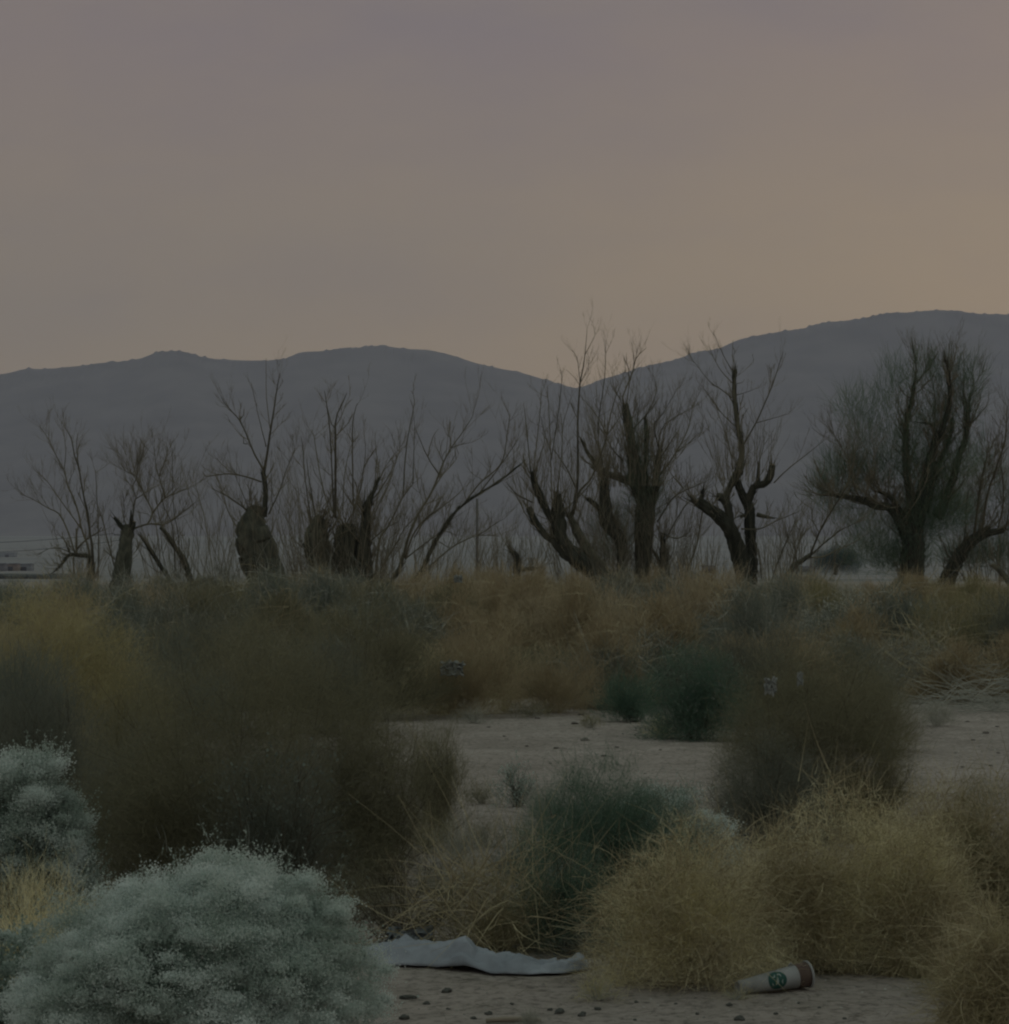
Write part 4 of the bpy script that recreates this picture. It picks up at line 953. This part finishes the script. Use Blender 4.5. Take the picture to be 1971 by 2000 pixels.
def filler_label(key, x, row, H):
    if x < -40 or x > 2010: return KADJ[key] + ' bush in the brush just outside the ' + ('left' if x < 0 else 'right') + ' edge of the photo'
    ax, an = min(ANCH, key=lambda q: abs(q[0] - x)); d = x - ax
    side = 'below' if abs(d) < 22 else ('left of' if d < 0 else 'right of')
    for q in ('', 'lower ' if H < .75 else 'taller ', 'broad ', 'narrow ', 'ragged ', 'smaller ', 'sparser ', 'rounder '):
        t_ = q + KADJ[key] + ' bush in the ' + ROWN[row] + ' of brush ' + side + ' the ' + an
        if len(t_.split()) > 16: t_ = t_.replace(' of brush', '')
        if t_ not in SEEN: SEEN.add(t_); return t_
    return t_
rnd = random.Random(5)
BL = [(-400, 250, ('olive', 'teal', 'dark', 'tan')), (250, 600, ('dark', 'dark', 'brown', 'brown', 'teal', 'olive')), (600, 800, ('brown', 'brown', 'dark', 'teal', 'rust')),
      (800, 1150, ('rust', 'rust', 'brown', 'tan', 'rust')), (1150, 1500, ('teal', 'rust', 'tan', 'dark', 'brown')), (1500, 1750, ('olive', 'rust', 'dead', 'teal')), (1750, 2400, ('olive', 'dark', 'olive', 'dead', 'rust'))]
def pick(x):
    for a_, b_, k_ in BL:
        if a_ <= x < b_: return rnd.choice(k_)
    return 'brown'
nf = 0
for row, (Yd, hmin, hmax, step) in enumerate(((19.6, .36, .60, 105), (22.5, .50, .74, 88), (26, .55, .82, 82), (30.5, .62, .86, 76), (36, .62, .86, 70), (43, .55, .80, 64), (53, .45, .72, 62))):
    x = -220 + rnd.uniform(0, 50)
    while x < 2200:
        Yj = Yd * rnd.uniform(.94, 1.06); X = (x - CX) / F * Yj
        H = rnd.uniform(hmin, hmax)
        H *= 1.10
        if 380 < x < 640: H *= 1.08
        if x < 120 and row > 1: H *= .84
        Wd = rnd.uniform(.55, .95) * (1 + .012 * Yj)
        k_ = pick(x + rnd.gauss(0, 60))
        if row == 0 and (1500 < x or x < 500): k_ = k_
        ro = place(k_, X, Yj, Wd, H, rnd.uniform(0, 6.28)); ro['label'] = filler_label(k_, x, row, H); nf += 1
        x += step * rnd.uniform(.75, 1.25)
print('fillers', nf)
# nearer plants in the gaps at the left, between the big bushes
for i, (x, yb, wp, tp, f) in enumerate(((330, 1470, 260, 1210, 'teal'), (500, 1440, 260, 1200, 'brown'), (250, 1520, 260, 1290, 'olive'), (640, 1430, 220, 1220, 'dark'), (420, 1390, 240, 1160, 'dark'))):
    hero(('saltbush', 'dry_bush', 'dry_bush', 'creosote_bush', 'creosote_bush')[i], ('smoky grey-green bush right of the olive yellow one at the left', 'brown bush behind the crest of the huge smoky brown one', 'olive bush between the blackish brush and the huge smoky brown one', 'dark bush behind the right shoulder of the huge smoky brown one', 'dark bush on the skyline of the brush under the slant-cut stump')[i],
         x, yb, wp, tp, 160 + i, f, tl=.10, n_main=26, dens=.6)

# distant thicket
T = Tree('far_thicket', 'distant blue-green thicket low on the flat just left of the feathery tree', 'thicket', 210, (1625, 1125), 31)
T.limb('1630,1122,10 1632,1100,9')
for (x, y, wx, hy, k) in ((1612, 1100, 24, 20, 4200), (1640, 1092, 26, 24, 4600), (1660, 1100, 24, 22, 3600)): T.tuft(x, y, wx, hy, k, ln=.5, up=.5)
for i in range(len(T.fo)): pass
T.done(fol='farbush')
print('trees and shrubs done')

# ================================================================== far plain: poles, wires, sheds
M['pole'] = mat('pole_wood', [(0.10, 0.10, 0.095), (0.16, 0.15, 0.14)], nscale=3)
M['pole_tan'] = mat('pole_weathered', [(0.20, 0.18, 0.14), (0.28, 0.25, 0.20)], nscale=3)
M['wire'] = mat('wire', [(0.05, 0.05, 0.06), (0.07, 0.07, 0.08)])
def pole(label, x, ytop, Y, w, arm=True, m='pole'):
    X = (x - CX) / F * Y; zb = gz(X, Y); zt = CAMH + (HY - ytop) / F * Y
    r = empty('utility_pole', (X, Y, zb), label, 'utility pole', 'utility poles across the plain')
    s_ = MB(); s_.tube([Vector((0, 0, -.3)), Vector((0, 0, (zt - zb) * .5)), Vector((0, 0, zt - zb))], [w, w * .85, w * .7], 10); s_.build('shaft', M[m], r)
    if arm:
        c_ = MB(); c_.box((-1.1, w * .75, zt - zb - .75), (1.1, w * .75 + .12, zt - zb - .62)); c_.build('crossarm', M[m], r, smooth=False)
        for dx in (-1.0, -.5, .5, 1.0):
            i_ = MB(); i_.tube([Vector((dx, w * .75 + .06, zt - zb - .62)), Vector((dx, w * .75 + .06, zt - zb - .45))], [.05, .035], 8); i_.build('insulator', M['wire'], r)
    return Vector((X, Y, zt))
pole('dark utility pole right of the fan of leaning branches', 932, 974, 300, .19, arm=False)
pB_ = pole('utility pole carrying two wires, hidden behind the short stump', 236, 1036, 420, .16)
pA_ = pole('utility pole beyond the left edge, other end of the two wires', -330, 1052, 400, .16)
pole('weathered pole at the right edge under the sawn-off log limb', 1953, 1030, 90, .045, arm=False, m='pole_tan')
pole('thin post left of the distant thicket, the left one of a close pair', 1566, 1060, 140, .035, arm=False)
pole('thin post left of the distant thicket, the right one of a close pair', 1584, 1066, 140, .035, arm=False)
pole('thin post beside the V-forked trunk, seen between its twigs', 1382, 1055, 160, .03, arm=False)
for k, (dz, dx, lab) in enumerate(((-.45, -1.0, 'upper of two thin sagging wires low over the left plain'), (-1.3, 1.0, 'lower of two thin sagging wires low over the left plain'))):
    wv = MB(); a_, b_ = pA_ + Vector((dx, .2, dz)), pB_ + Vector((dx, .2, dz)); pts = []
    for i in range(25):
        t_ = i / 24; p = a_.lerp(b_, t_); p.z -= 4 * (.9 + .5 * k) * t_ * (1 - t_); pts.append(p)
    wv.tube(pts, [.035] * 25, 5); wo = wv.build('power_wire', M['wire'], origin=a_); wo.location = a_
    tag(wo, lab, 'wire', 'wires over the left plain')
# sheds
SH = {'tan': mat('shed_tan', [(0.22, 0.18, 0.16), (0.26, 0.21, 0.18)], nscale=.2, attr=False), 'white': mat('shed_white', [(0.17, 0.17, 0.185), (0.20, 0.20, 0.215)], nscale=.2, attr=False),
      'grey': mat('shed_grey', [(0.22, 0.24, 0.26), (0.28, 0.30, 0.32)], nscale=.2, attr=False), 'roof': mat('shed_roof', [(0.24, 0.25, 0.27), (0.30, 0.31, 0.33)], nscale=.2, attr=False),
      'dark': mat('opening_dark', [(0.03, 0.03, 0.035), (0.05, 0.05, 0.055)], nscale=.2, attr=False)}
def shed(label, x0, x1, ytop, Y, dep, wall, roof='roof', doors=2):
    X0, X1 = (x0 - CX) / F * Y, (x1 - CX) / F * Y; zb = gz((X0 + X1) / 2, Y); h = CAMH + (HY - ytop) / F * Y - zb; W = X1 - X0
    r = empty('shed', ((X0 + X1) / 2, Y, zb), label, 'building', 'low sheds on the far plain')
    b_ = MB(); b_.box((-W / 2, 0, -.5), (W / 2, dep, h * .82)); b_.build('walls', SH[wall], r, smooth=False)
    rf = MB(); n0 = len(rf.v); e_ = .4; hh = h * .82 + .004
    for (x, y, z) in ((-W / 2 - e_, -e_, hh), (W / 2 + e_, -e_, hh), (W / 2 + e_, dep / 2, h), (-W / 2 - e_, dep / 2, h), (-W / 2 - e_, dep + e_, hh), (W / 2 + e_, dep + e_, hh)): rf.v.append(Vector((x, y, z))); rf.a.append(.5)
    rf.f += [(0, 1, 2, 3), (3, 2, 5, 4), (0, 3, 4), (1, 5, 2), (0, 4, 5, 1)]; rf.build('roof', SH[roof], r, smooth=False)
    for k in range(doors):
        xx = -W / 2 + W * (k + .6) / (doors + .2); d_ = MB(); d_.box((xx - 1, -.05, 0), (xx + 1, -.003, h * .5)); d_.build('doorway_dark', SH['dark'], r, smooth=False)  # dark panel painted in for the shade of an open doorway
shed('low white shed at the very left edge of the plain', -30, 5, 1098, 830, 9, 'white', 'roof', 1)
shed('low pinkish tan shed second from the left edge', 7, 31, 1098, 850, 8, 'tan', 'roof', 1)
shed('low grey shed right of the pinkish tan one', 33, 58, 1099, 860, 8, 'grey', 'roof', 1)
shed('long dark-walled shed set back above the tan one', -20, 26, 1078, 1500, 12, 'grey', 'roof', 2)
shed('long thin white-roofed building far off behind the branchy grey tree', 252, 358, 1056, 2150, 14, 'grey', 'white', 4)
shed('white-roofed shed seen left of the V-forked trunk', 1374, 1396, 1103, 700, 7, 'white', 'white', 1)
shed('small pale shed between the V-forked trunk and the thin posts', 1560, 1592, 1105, 760, 7, 'grey', 'white', 1)
# low dark bank crossing the left plain
bk = MB(); pts = []
for i in range(40):
    X = -122 + i * 1.15; pts.append(Vector((X, 480 + 3 * math.sin(i), gz(X, 480) + .3)))
bk.tube(pts, [.55 + .15 * random.random() for _ in range(40)], 8, rough=.3)
tag(bk.build('berm', mat('dark_scrub_bank', [(0.06, 0.07, 0.07), (0.10, 0.11, 0.10)], nscale=.3)), 'low dark berm crossing the far plain at left', 'berm', kind='structure')

# ================================================================== litter
# paper cup, lying on its side, wide end away to the right
def lathe(prof, seg=40):
    V_, F_ = [], []
    for (s_, r_) in prof:
        for k in range(seg):
            a_ = 2 * math.pi * k / seg; V_.append(Vector((s_, math.cos(a_) * r_, math.sin(a_) * r_)))
    for i in range(len(prof) - 1):
        for k in range(seg):
            k2 = (k + 1) % seg; F_.append((i * seg + k, i * seg + k2, (i + 1) * seg + k2, (i + 1) * seg + k))
    return V_, F_
M['paper'] = mat('cup_paper', [(0.22, 0.225, 0.22), (0.36, 0.37, 0.38)], rough=.7, nscale=18, attr=False)
M['sleeve'] = mat('cup_sleeve', [(0.085, 0.06, 0.052), (0.13, 0.095, 0.08)], nscale=40, attr=False)
M['emblem'] = mat('emblem_green', [(0.022, 0.075, 0.066), (0.03, 0.095, 0.082)], rough=.5, nscale=20, attr=False)
M['emblem_pale'] = mat('emblem_white', [(0.22, 0.28, 0.27), (0.30, 0.35, 0.34)], rough=.5, nscale=20, attr=False)
Lc = .185; r0c, r1c = .0155, .0300
def rc(s_): return r0c + (r1c - r0c) * s_ / Lc
Yc = 6.24; Xc = (1441 - CX) / F * Yc
cup = empty('paper_cup', (Xc, Yc, gz(Xc, Yc)), 'crushed white takeaway cup with a round green emblem, lying under the golden tumbleweeds', 'cup')
tilt = math.atan((r1c - r0c) / Lc)
MX = Matrix.Translation((0, 0, r0c + .001)) @ Matrix.Rotation(R(22), 4, 'Z') @ Matrix.Rotation(-tilt - R(2.2), 4, 'Y')
def cuppart(name, prof, m, thick=None):
    V_, F_ = lathe(prof); b_ = MB(); b_.v = [MX @ v for v in V_]; b_.a = [.5] * len(V_); b_.f = F_
    return b_.build(name, m, cup)
sC = .148
cuppart('body', [(.004, .001), (.004, r0c - .002), (0, r0c - .001), (0, r0c), (sC, rc(sC)), (sC, rc(sC) - .0008), (.006, r0c - .001)], M['paper'])
cuppart('sleeve', [(sC - .001, rc(sC) - .0012), (sC + .003, rc(sC) + .0002), (.178, rc(.178) - .0002), (.178, rc(.178) - .0016), (sC + .004, rc(sC) - .0016)], M['sleeve'])
cuppart('rim', [(.178, rc(.178) - .002), (.1785, rc(.178) + .0018), (.1805, rc(.18) + .0026), (.1830, rc(.183) + .0016), (.1830, rc(.183) - .001), (.180, rc(.18) - .002)], M['paper'])
tb = MB(); tb.tube([MX @ Vector((sC - .016, 0, rc(sC) - .002)), MX @ Vector((sC - .008, -.001, rc(sC) + .0055)), MX @ Vector((sC - .001, 0, rc(sC) - .001))], [.0018, .002, .0018], 6); tb.build('tab', M['paper'], cup)
def patch(cs, cth, shape, lift, m, name):
    """flat polygon given in (along, around) metres wrapped on the cone"""
    b_ = MB()
    for (u, v) in shape:
        s_ = cs + u; r_ = rc(s_) + lift; a_ = cth + v / rc(s_)
        b_.v.append(MX @ Vector((s_, -math.cos(a_) * r_, math.sin(a_) * r_))); b_.a.append(.5)
    c_ = len(b_.v); s_ = cs; r_ = rc(cs) + lift; uc = sum(p[0] for p in shape) / len(shape); vc = sum(p[1] for p in shape) / len(shape)
    s_ = cs + uc; r_ = rc(s_) + lift; a_ = cth + vc / rc(s_); b_.v.append(MX @ Vector((s_, -math.cos(a_) * r_, math.sin(a_) * r_))); b_.a.append(.5)
    for i in range(c_): b_.f.append((i, (i + 1) % c_, c_))
    return b_
em = MB()
# ring of wedges keeps the disc on the curved wall
def disc(rad, lift, cs=.092, cth=R(12)):
    b_ = MB(); rings = 6; seg = 36
    for i in range(rings + 1):
        for k in range(seg):
            a_ = 2 * math.pi * k / seg; u = math.cos(a_) * rad * i / rings; v = math.sin(a_) * rad * i / rings
            s_ = cs + u; r_ = rc(s_) + lift; th = cth + v / rc(s_); b_.v.append(MX @ Vector((s_, -math.cos(th) * r_, math.sin(th) * r_))); b_.a.append(.5)
    for i in range(rings):
        for k in range(seg):
            k2 = (k + 1) % seg; b_.f.append((i * seg + k, i * seg + k2, (i + 1) * seg + k2, (i + 1) * seg + k))
    return b_
emb = disc(.0225, .0006).build('emblem', M['emblem'], cup)
pm = MB()
def strip(u0, v0, u1, v1, wd, bend=0.0):
    K = 8
    for i in range(K + 1):
        t_ = i / K; u = u0 + (u1 - u0) * t_ + bend * math.sin(math.pi * t_) * (v1 - v0); v = v0 + (v1 - v0) * t_ - bend * math.sin(math.pi * t_) * (u1 - u0)
        for sgn in (-1, 1):
            ww = wd * (1 - abs(2 * t_ - 1) ** 2 * .6) * sgn; dx, dy_ = u1 - u0, v1 - v0; l_ = math.hypot(dx, dy_)
            uu, vv = u - dy_ / l_ * ww, v + dx / l_ * ww
            s_ = .092 + uu; r_ = rc(s_) + .0011; th = R(12) + vv / rc(s_); pm.v.append(MX @ Vector((s_, -math.cos(th) * r_, math.sin(th) * r_))); pm.a.append(.5)
    b_ = len(pm.v) - 2 * (K + 1)
    for i in range(K): pm.f.append((b_ + 2 * i, b_ + 2 * i + 1, b_ + 2 * i + 3, b_ + 2 * i + 2))
for q in ((-.012, .008, -.004, .014, .0016, .3), (.001, .013, .010, .006, .0018, -.3), (-.006, -.010, -.001, .006, .0013, .3), (.004, -.012, .003, .005, .0014, -.3), (-.014, -.004, -.010, -.010, .0014, .2), (.013, .0, .012, -.010, .0014, .2)): strip(*q)
pm.build('emblem_mark', M['emblem_pale'], emb)

# long pale crumpled cloth
M['cloth'] = mat('pale_cloth', [(0.20, 0.225, 0.26), (0.33, 0.36, 0.41)], rough=.8, nscale=5, attr=False, bump=.25, bscale=30)
TOPX = [700, 734, 792, 863, 893, 908, 920, 930, 963, 1015, 1041, 1081, 1100, 1115, 1128, 1140, 1150]
TOPY = [1862, 1851, 1842, 1846, 1836, 1835, 1846, 1862, 1872, 1877, 1885, 1893, 1889, 1878, 1875, 1882, 1898]
BOTX = [700, 745, 831, 936, 989, 1052, 1120, 1150]; BOTY = [1898, 1897, 1897, 1907, 1912, 1916, 1911, 1905]
Yl = 6.55; NXc, NYc = 190, 40; V_ = []; cl = MB()
for i in range(NXc):
    x = 700 + 450 * i / (NXc - 1); tp = np.interp(x, TOPX, TOPY); bt = np.interp(x, BOTX, BOTY)
    Yf = F / (bt - HY); Yf = min(Yf, 6.75); hgt = max(.008, (bt - tp) * Yl / F * .82 - .004)
    wdt = .16 if x < 1090 else .10
    for j in range(NYc):
        t_ = j / (NYc - 1); y_ = Yf + t_ * wdt
        pr = math.sin(min(1, t_ * 2.3) * math.pi / 2) ** .8 if t_ < .5 else math.cos((t_ - .5) / .5 * math.pi / 2) ** .5
        z_ = .006 + (hgt - .006) * pr
        q = Vector((x / 40, y_ * 22, 3.0)); z_ += (.013 * noise.noise(q) + .018 * (0.35 - abs(noise.noise(q * 1.1))) + .006 * (0.3 - abs(noise.noise(q * 2.4))) + .014 * (abs(noise.noise(Vector((x / 55 + y_ * 9, y_ * 7 - x / 90, 1)))) - .2)) * min(1, pr * 1.6)
        if t_ < .1 and 850 < x < 960: z_ += .012 * (1 - abs(x - 905) / 55) * 1.0 if abs(x - 905) < 55 else 0
        yy = y_ + .008 * noise.noise(Vector((x / 30, t_ * 3, 7)))
        X = (x - CX) / F * Yl; cl.v.append(Vector((X, yy, max(.004, z_) + gz(X, yy)))); cl.a.append(.5)
for i in range(NXc - 1):
    for j in range(NYc - 1):
        a0 = i * NYc + j; cl.f.append((a0, a0 + NYc, a0 + NYc + 1, a0 + 1))
oc = Vector(((930 - CX) / F * Yl, Yl, 0)); co_ = cl.build('crumpled_cloth', M['cloth'], origin=oc); co_.location = oc
sm_ = co_.modifiers.new('thickness', 'SOLIDIFY'); sm_.thickness = .0012; sm_.offset = 1
tag(co_, 'long pale grey-blue crumpled cloth lying on the sand behind the saltbush mound', 'cloth')

def rag(name, label, x, y, wpx, hpx, Y, m, seed, rest=True, cat='litter'):
    """small crumpled scrap: a folded sheet with thickness"""
    rg = random.Random(seed); s_ = Y / F; b_ = MB(); n1 = 26
    o = px(x, y, Y)
    if rest: o.z = gz(o.x, o.y)
    for i in range(n1):
        for j in range(n1):
            u, v = i / (n1 - 1) * 2 - 1, j / (n1 - 1) * 2 - 1
            rr_ = 1 - .25 * abs(noise.noise(Vector((u * 2, v * 2, seed))))
            q = Vector((u * 1.7 + seed, v * 1.7, 0))
            X = u * wpx / 2 * s_ * rr_ + noise.noise(q * 1.5) * wpx * .12 * s_
            Z = hpx * s_ * (.5 + .42 * v * rr_ + .30 * noise.noise(q * 1.3 + Vector((5, 0, 0)))); Yv = v * wpx * .15 * s_ + noise.noise(q * 2.1) * wpx * .28 * s_
            b_.v.append(Vector((X, Yv, max(.002, Z) if rest else Z))); b_.a.append(.5)
    for i in range(n1 - 1):
        for j in range(n1 - 1):
            a0 = i * n1 + j; b_.f.append((a0, a0 + n1, a0 + n1 + 1, a0 + 1))
    r_ = b_.build(name, m); r_.location = o; md = r_.modifiers.new('thickness', 'SOLIDIFY'); md.thickness = .001 * max(1, Y / 6)
    return tag(r_, label, cat)
M['plastic'] = mat('thin_plastic', [(0.24, 0.28, 0.31), (0.34, 0.37, 0.40)], rough=.4, nscale=12, attr=False, trans=.4)
M['whitebag'] = mat('white_bag', [(0.25, 0.27, 0.26), (0.33, 0.34, 0.33)], rough=.5, nscale=12, attr=False, trans=.2)
rag('plastic_bag', 'thin bluish crumpled plastic bag against the twigs above the pale cloth', 800, 1842, 90, 46, 6.95, M['plastic'], 3, cat='bag')
rag('plastic_bag', 'scrap of white litter caught in the straw-coloured tangle', 884, 1322, 46, 32, 17.3, M['whitebag'], 14, rest=False, cat='litter')
rag('litter_scrap', 'small white scrap on top of the tawny brush near the fan of branches', 895, 1139, 17, 17, 24, M['whitebag'], 12, rest=False, cat='litter')
rag('litter_scrap', 'folded pinkish white scrap caught on top of the big dark brown bush', 1505, 1358, 24, 34, 9.0, M['whitebag'], 21, rest=False, cat='litter')
rag('litter_scrap', 'narrow slanting white scrap right of the folded one on the big dark brown bush', 1563, 1340, 12, 28, 9.0, M['whitebag'], 27, rest=False, cat='litter')

# ================================================================== stones, clods, chips
M['stone'] = mat('dark_stone', [(0.06, 0.065, 0.06), (0.12, 0.12, 0.11)], nscale=30, bump=.6, bscale=80)
M['clod'] = mat('earth_clod', [(0.13, 0.12, 0.11), (0.20, 0.18, 0.16)], nscale=30, bump=.6, bscale=80)
def stone(x, yb, wpx, label, grp, m, seed, flat=.55):
    Y = F / (yb - HY); s_ = Y / F; X = (x - CX) / F * Y; r_ = wpx * s_ / 2
    V_, F_ = [], []; NS, NR = 14, 8
    for i in range(NR + 1):
        ph = math.pi * i / NR
        for k in range(NS):
            a_ = 2 * math.pi * k / NS; d = Vector((math.sin(ph) * math.cos(a_), math.sin(ph) * math.sin(a_), math.cos(ph)))
            rr_ = r_ * (1 + .55 * noise.noise(d * 1.3 + Vector((seed * 3.7, 0, 0))) + .22 * noise.noise(d * 3.5 + Vector((seed, 4, 0))))
            V_.append((d.x * rr_, d.y * rr_ * .8, d.z * rr_ * flat + r_ * flat * .45))
    for i in range(NR):
        for k in range(NS):
            k2 = (k + 1) % NS; F_ += [i * NS + k, i * NS + k2, (i + 1) * NS + k2, (i + 1) * NS + k]
    o = mesh_obj('stone', V_, F_, [4] * (len(F_) // 4), m, attr=[.5] * len(V_)); o.location = (X, Y, gz(X, Y))
    return tag(o, label, 'stone', grp)
G1 = 'dark stones on the sand strip at the bottom'
for i, (x, y, s_, lab) in enumerate((
    (873, 1938, 20, 'dark stone right under the middle of the pale cloth'), (833, 1957, 13, 'small dark stone below the long flat chip'), (955, 1977, 15, 'dark stone just above the half-buried stick'), (925, 1985, 12, None),
    (1093, 1978, 20, 'broad dark stone right of the dry tuft at the bottom'), (1137, 1983, 18, 'dark stone at the bottom under the tips of the golden tumbleweed'), (1168, 1974, 12, None), (1243, 1962, 9, None),
    (1424, 1972, 12, 'dark stone on the sand straight below the cup'), (1444, 1997, 20, 'biggest dark stone at the bottom edge below the cup'), (1516, 1988, 10, None), (790, 1985, 20, 'flat dark stone near the saltbush mound at the bottom'),
    (1362, 1984, 8, None), (1075, 1972, 10, None), (1600, 1978, 7, None), (1650, 1995, 8, None), (1240, 1992, 8, None), (875, 1966, 9, None), (1000, 1960, 8, None), (1320, 1965, 7, None), (1560, 1970, 6, None), (765, 1960, 9, None))):
    stone(x, y, s_, lab or 'tiny dark stone among others on the bottom strip of sand', G1 if lab else 'tiny dark stones on the bottom strip of sand', M['stone'], i + 1, .6)
G2 = 'clods on the sand clearing'
for i, (x, y, s_) in enumerate(((1135, 1396, 12), (1123, 1418, 14), (1142, 1449, 18), (1029, 1458, 8), (1205, 1464, 9), (1086, 1464, 10), (1180, 1478, 12), (1205, 1492, 9), (1075, 1490, 6), (1105, 1520, 6), (1240, 1430, 7), (1050, 1405, 10), (985, 1440, 7), (955, 1420, 7), (1290, 1470, 7), (1165, 1540, 6), (1260, 1510, 6))):
    stone(x, y, s_, 'dark clod on the pale sand clearing in the centre', G2, M['clod'], 50 + i, .4)
for i, (x, y, s_) in enumerate(((1925, 1430, 12), (1900, 1445, 9), (1950, 1470, 8), (1880, 1500, 7), (1935, 1500, 9), (1912, 1528, 9), (1948, 1420, 7), (1890, 1410, 8))):
    stone(x, y, s_, 'dark clod on the bare sand at the right edge', 'clods on the sand at the right edge', M['clod'], 80 + i, .4)
# long flat chip
ch = MB(); Y = F / (1949 - HY); ch.tube([Vector((-.020, 0, .004)), Vector((-.008, 0, .005)), Vector((.01, .001, .005)), Vector((.021, .002, .004))], [.004, .0055, .005, .0035], 6, rough=.3)
o = ch.build('wood_chip', M['stone']); X = (797 - CX) / F * Y; o.location = (X, Y, gz(X, Y)); tag(o, 'long flat dark chip of wood on the sand left of the stones', 'wood chip')
st = MB(); Y = F / (1993 - HY); st.tube([Vector((-.06, 0, .004)), Vector((-.02, 0, .007)), Vector((.03, 0, .007)), Vector((.06, 0, .004))], [.0045, .006, .0055, .004], 9, rough=.2)
o = st.build('weathered_stick', mat('pale_wood', [(0.24, 0.21, 0.17), (0.36, 0.31, 0.25)], nscale=6, stretch=(.3, 8, 8))); X = (1003 - CX) / F * Y; o.location = (X, Y, gz(X, Y)); tag(o, 'pale weathered stick half buried at the bottom edge of the sand', 'stick')
hero('dry_tuft', 'small dry grey tuft at the right end of the half-buried stick', 1035, 2000, 50, 1962, 170, 'dead', 'stem_grey', tl=.012, n_main=16, stem_r=.0008, dens=.35, cat='plant')

# gravel and plant litter: too many to count
rg = np.random.RandomState(9); ng = 26000
yb = HY + F / np.exp(rg.uniform(math.log(5.4), math.log(19), ng)); Yg = F / (yb - HY); Xg = rg.uniform(-.24, .24, ng) * Yg
sz = (0.0008 + 0.0042 * rg.rand(ng) ** 4) * (Yg / 6.0) ** .6
gv = []; gf = []; ga = []
base_o = np.array([(1, 0, 0), (0, 1, 0), (-1, 0, 0), (0, -1, 0), (0, 0, .7)])
for i in range(ng):
    s_ = sz[i]; a_ = rg.rand() * 6.28; c_, s2 = math.cos(a_), math.sin(a_)
    z0 = gz(Xg[i], Yg[i]); j = len(gv)
    for q in base_o:
        k_ = s_ * (0.6 + .8 * rg.rand()); gv.append((Xg[i] + (q[0] * c_ - q[1] * s2) * k_, Yg[i] + (q[0] * s2 + q[1] * c_) * k_, z0 - .0005 + q[2] * k_))
    gf += [j, j + 1, j + 4, j + 1, j + 2, j + 4, j + 2, j + 3, j + 4, j + 3, j, j + 4]; ga += [rg.rand()] * 5
gr = mesh_obj('gravel', gv, gf, [3] * (len(gf) // 3), mat('gravel', [(0.12, 0.115, 0.105), (0.26, 0.24, 0.22), (0.48, 0.46, 0.43)], nscale=3), attr=ga)
tag(gr, 'fine gravel and grit strewn over the sand', 'gravel', kind='stuff')
# fallen twigs
nt_ = 9000; Yg = np.exp(rg.uniform(math.log(5.4), math.log(19), nt_)); Xg = rg.uniform(-.24, .24, nt_) * Yg
p = np.stack([Xg, Yg, [gz(a_, b_) + .003 for a_, b_ in zip(Xg, Yg)]], 1); d = rg.normal(size=(nt_, 3)); d[:, 2] *= .06
V_, F_, C_, A_ = ribbons(p, d, rg.uniform(.01, .06, nt_), .0012, rg, seg=2, curl=.4)
V_[:, 2] = np.maximum(V_[:, 2], np.repeat(p[:, 2], 6) - .002)
tl_ = mesh_obj('twig_litter', V_, F_, C_, mat('twig_litter', [(0.12, 0.11, 0.09), (0.26, 0.24, 0.19)], nscale=3), attr=A_)
tag(tl_, 'broken twigs and straw scattered over the sand', 'twig litter', kind='stuff')
print('script end')
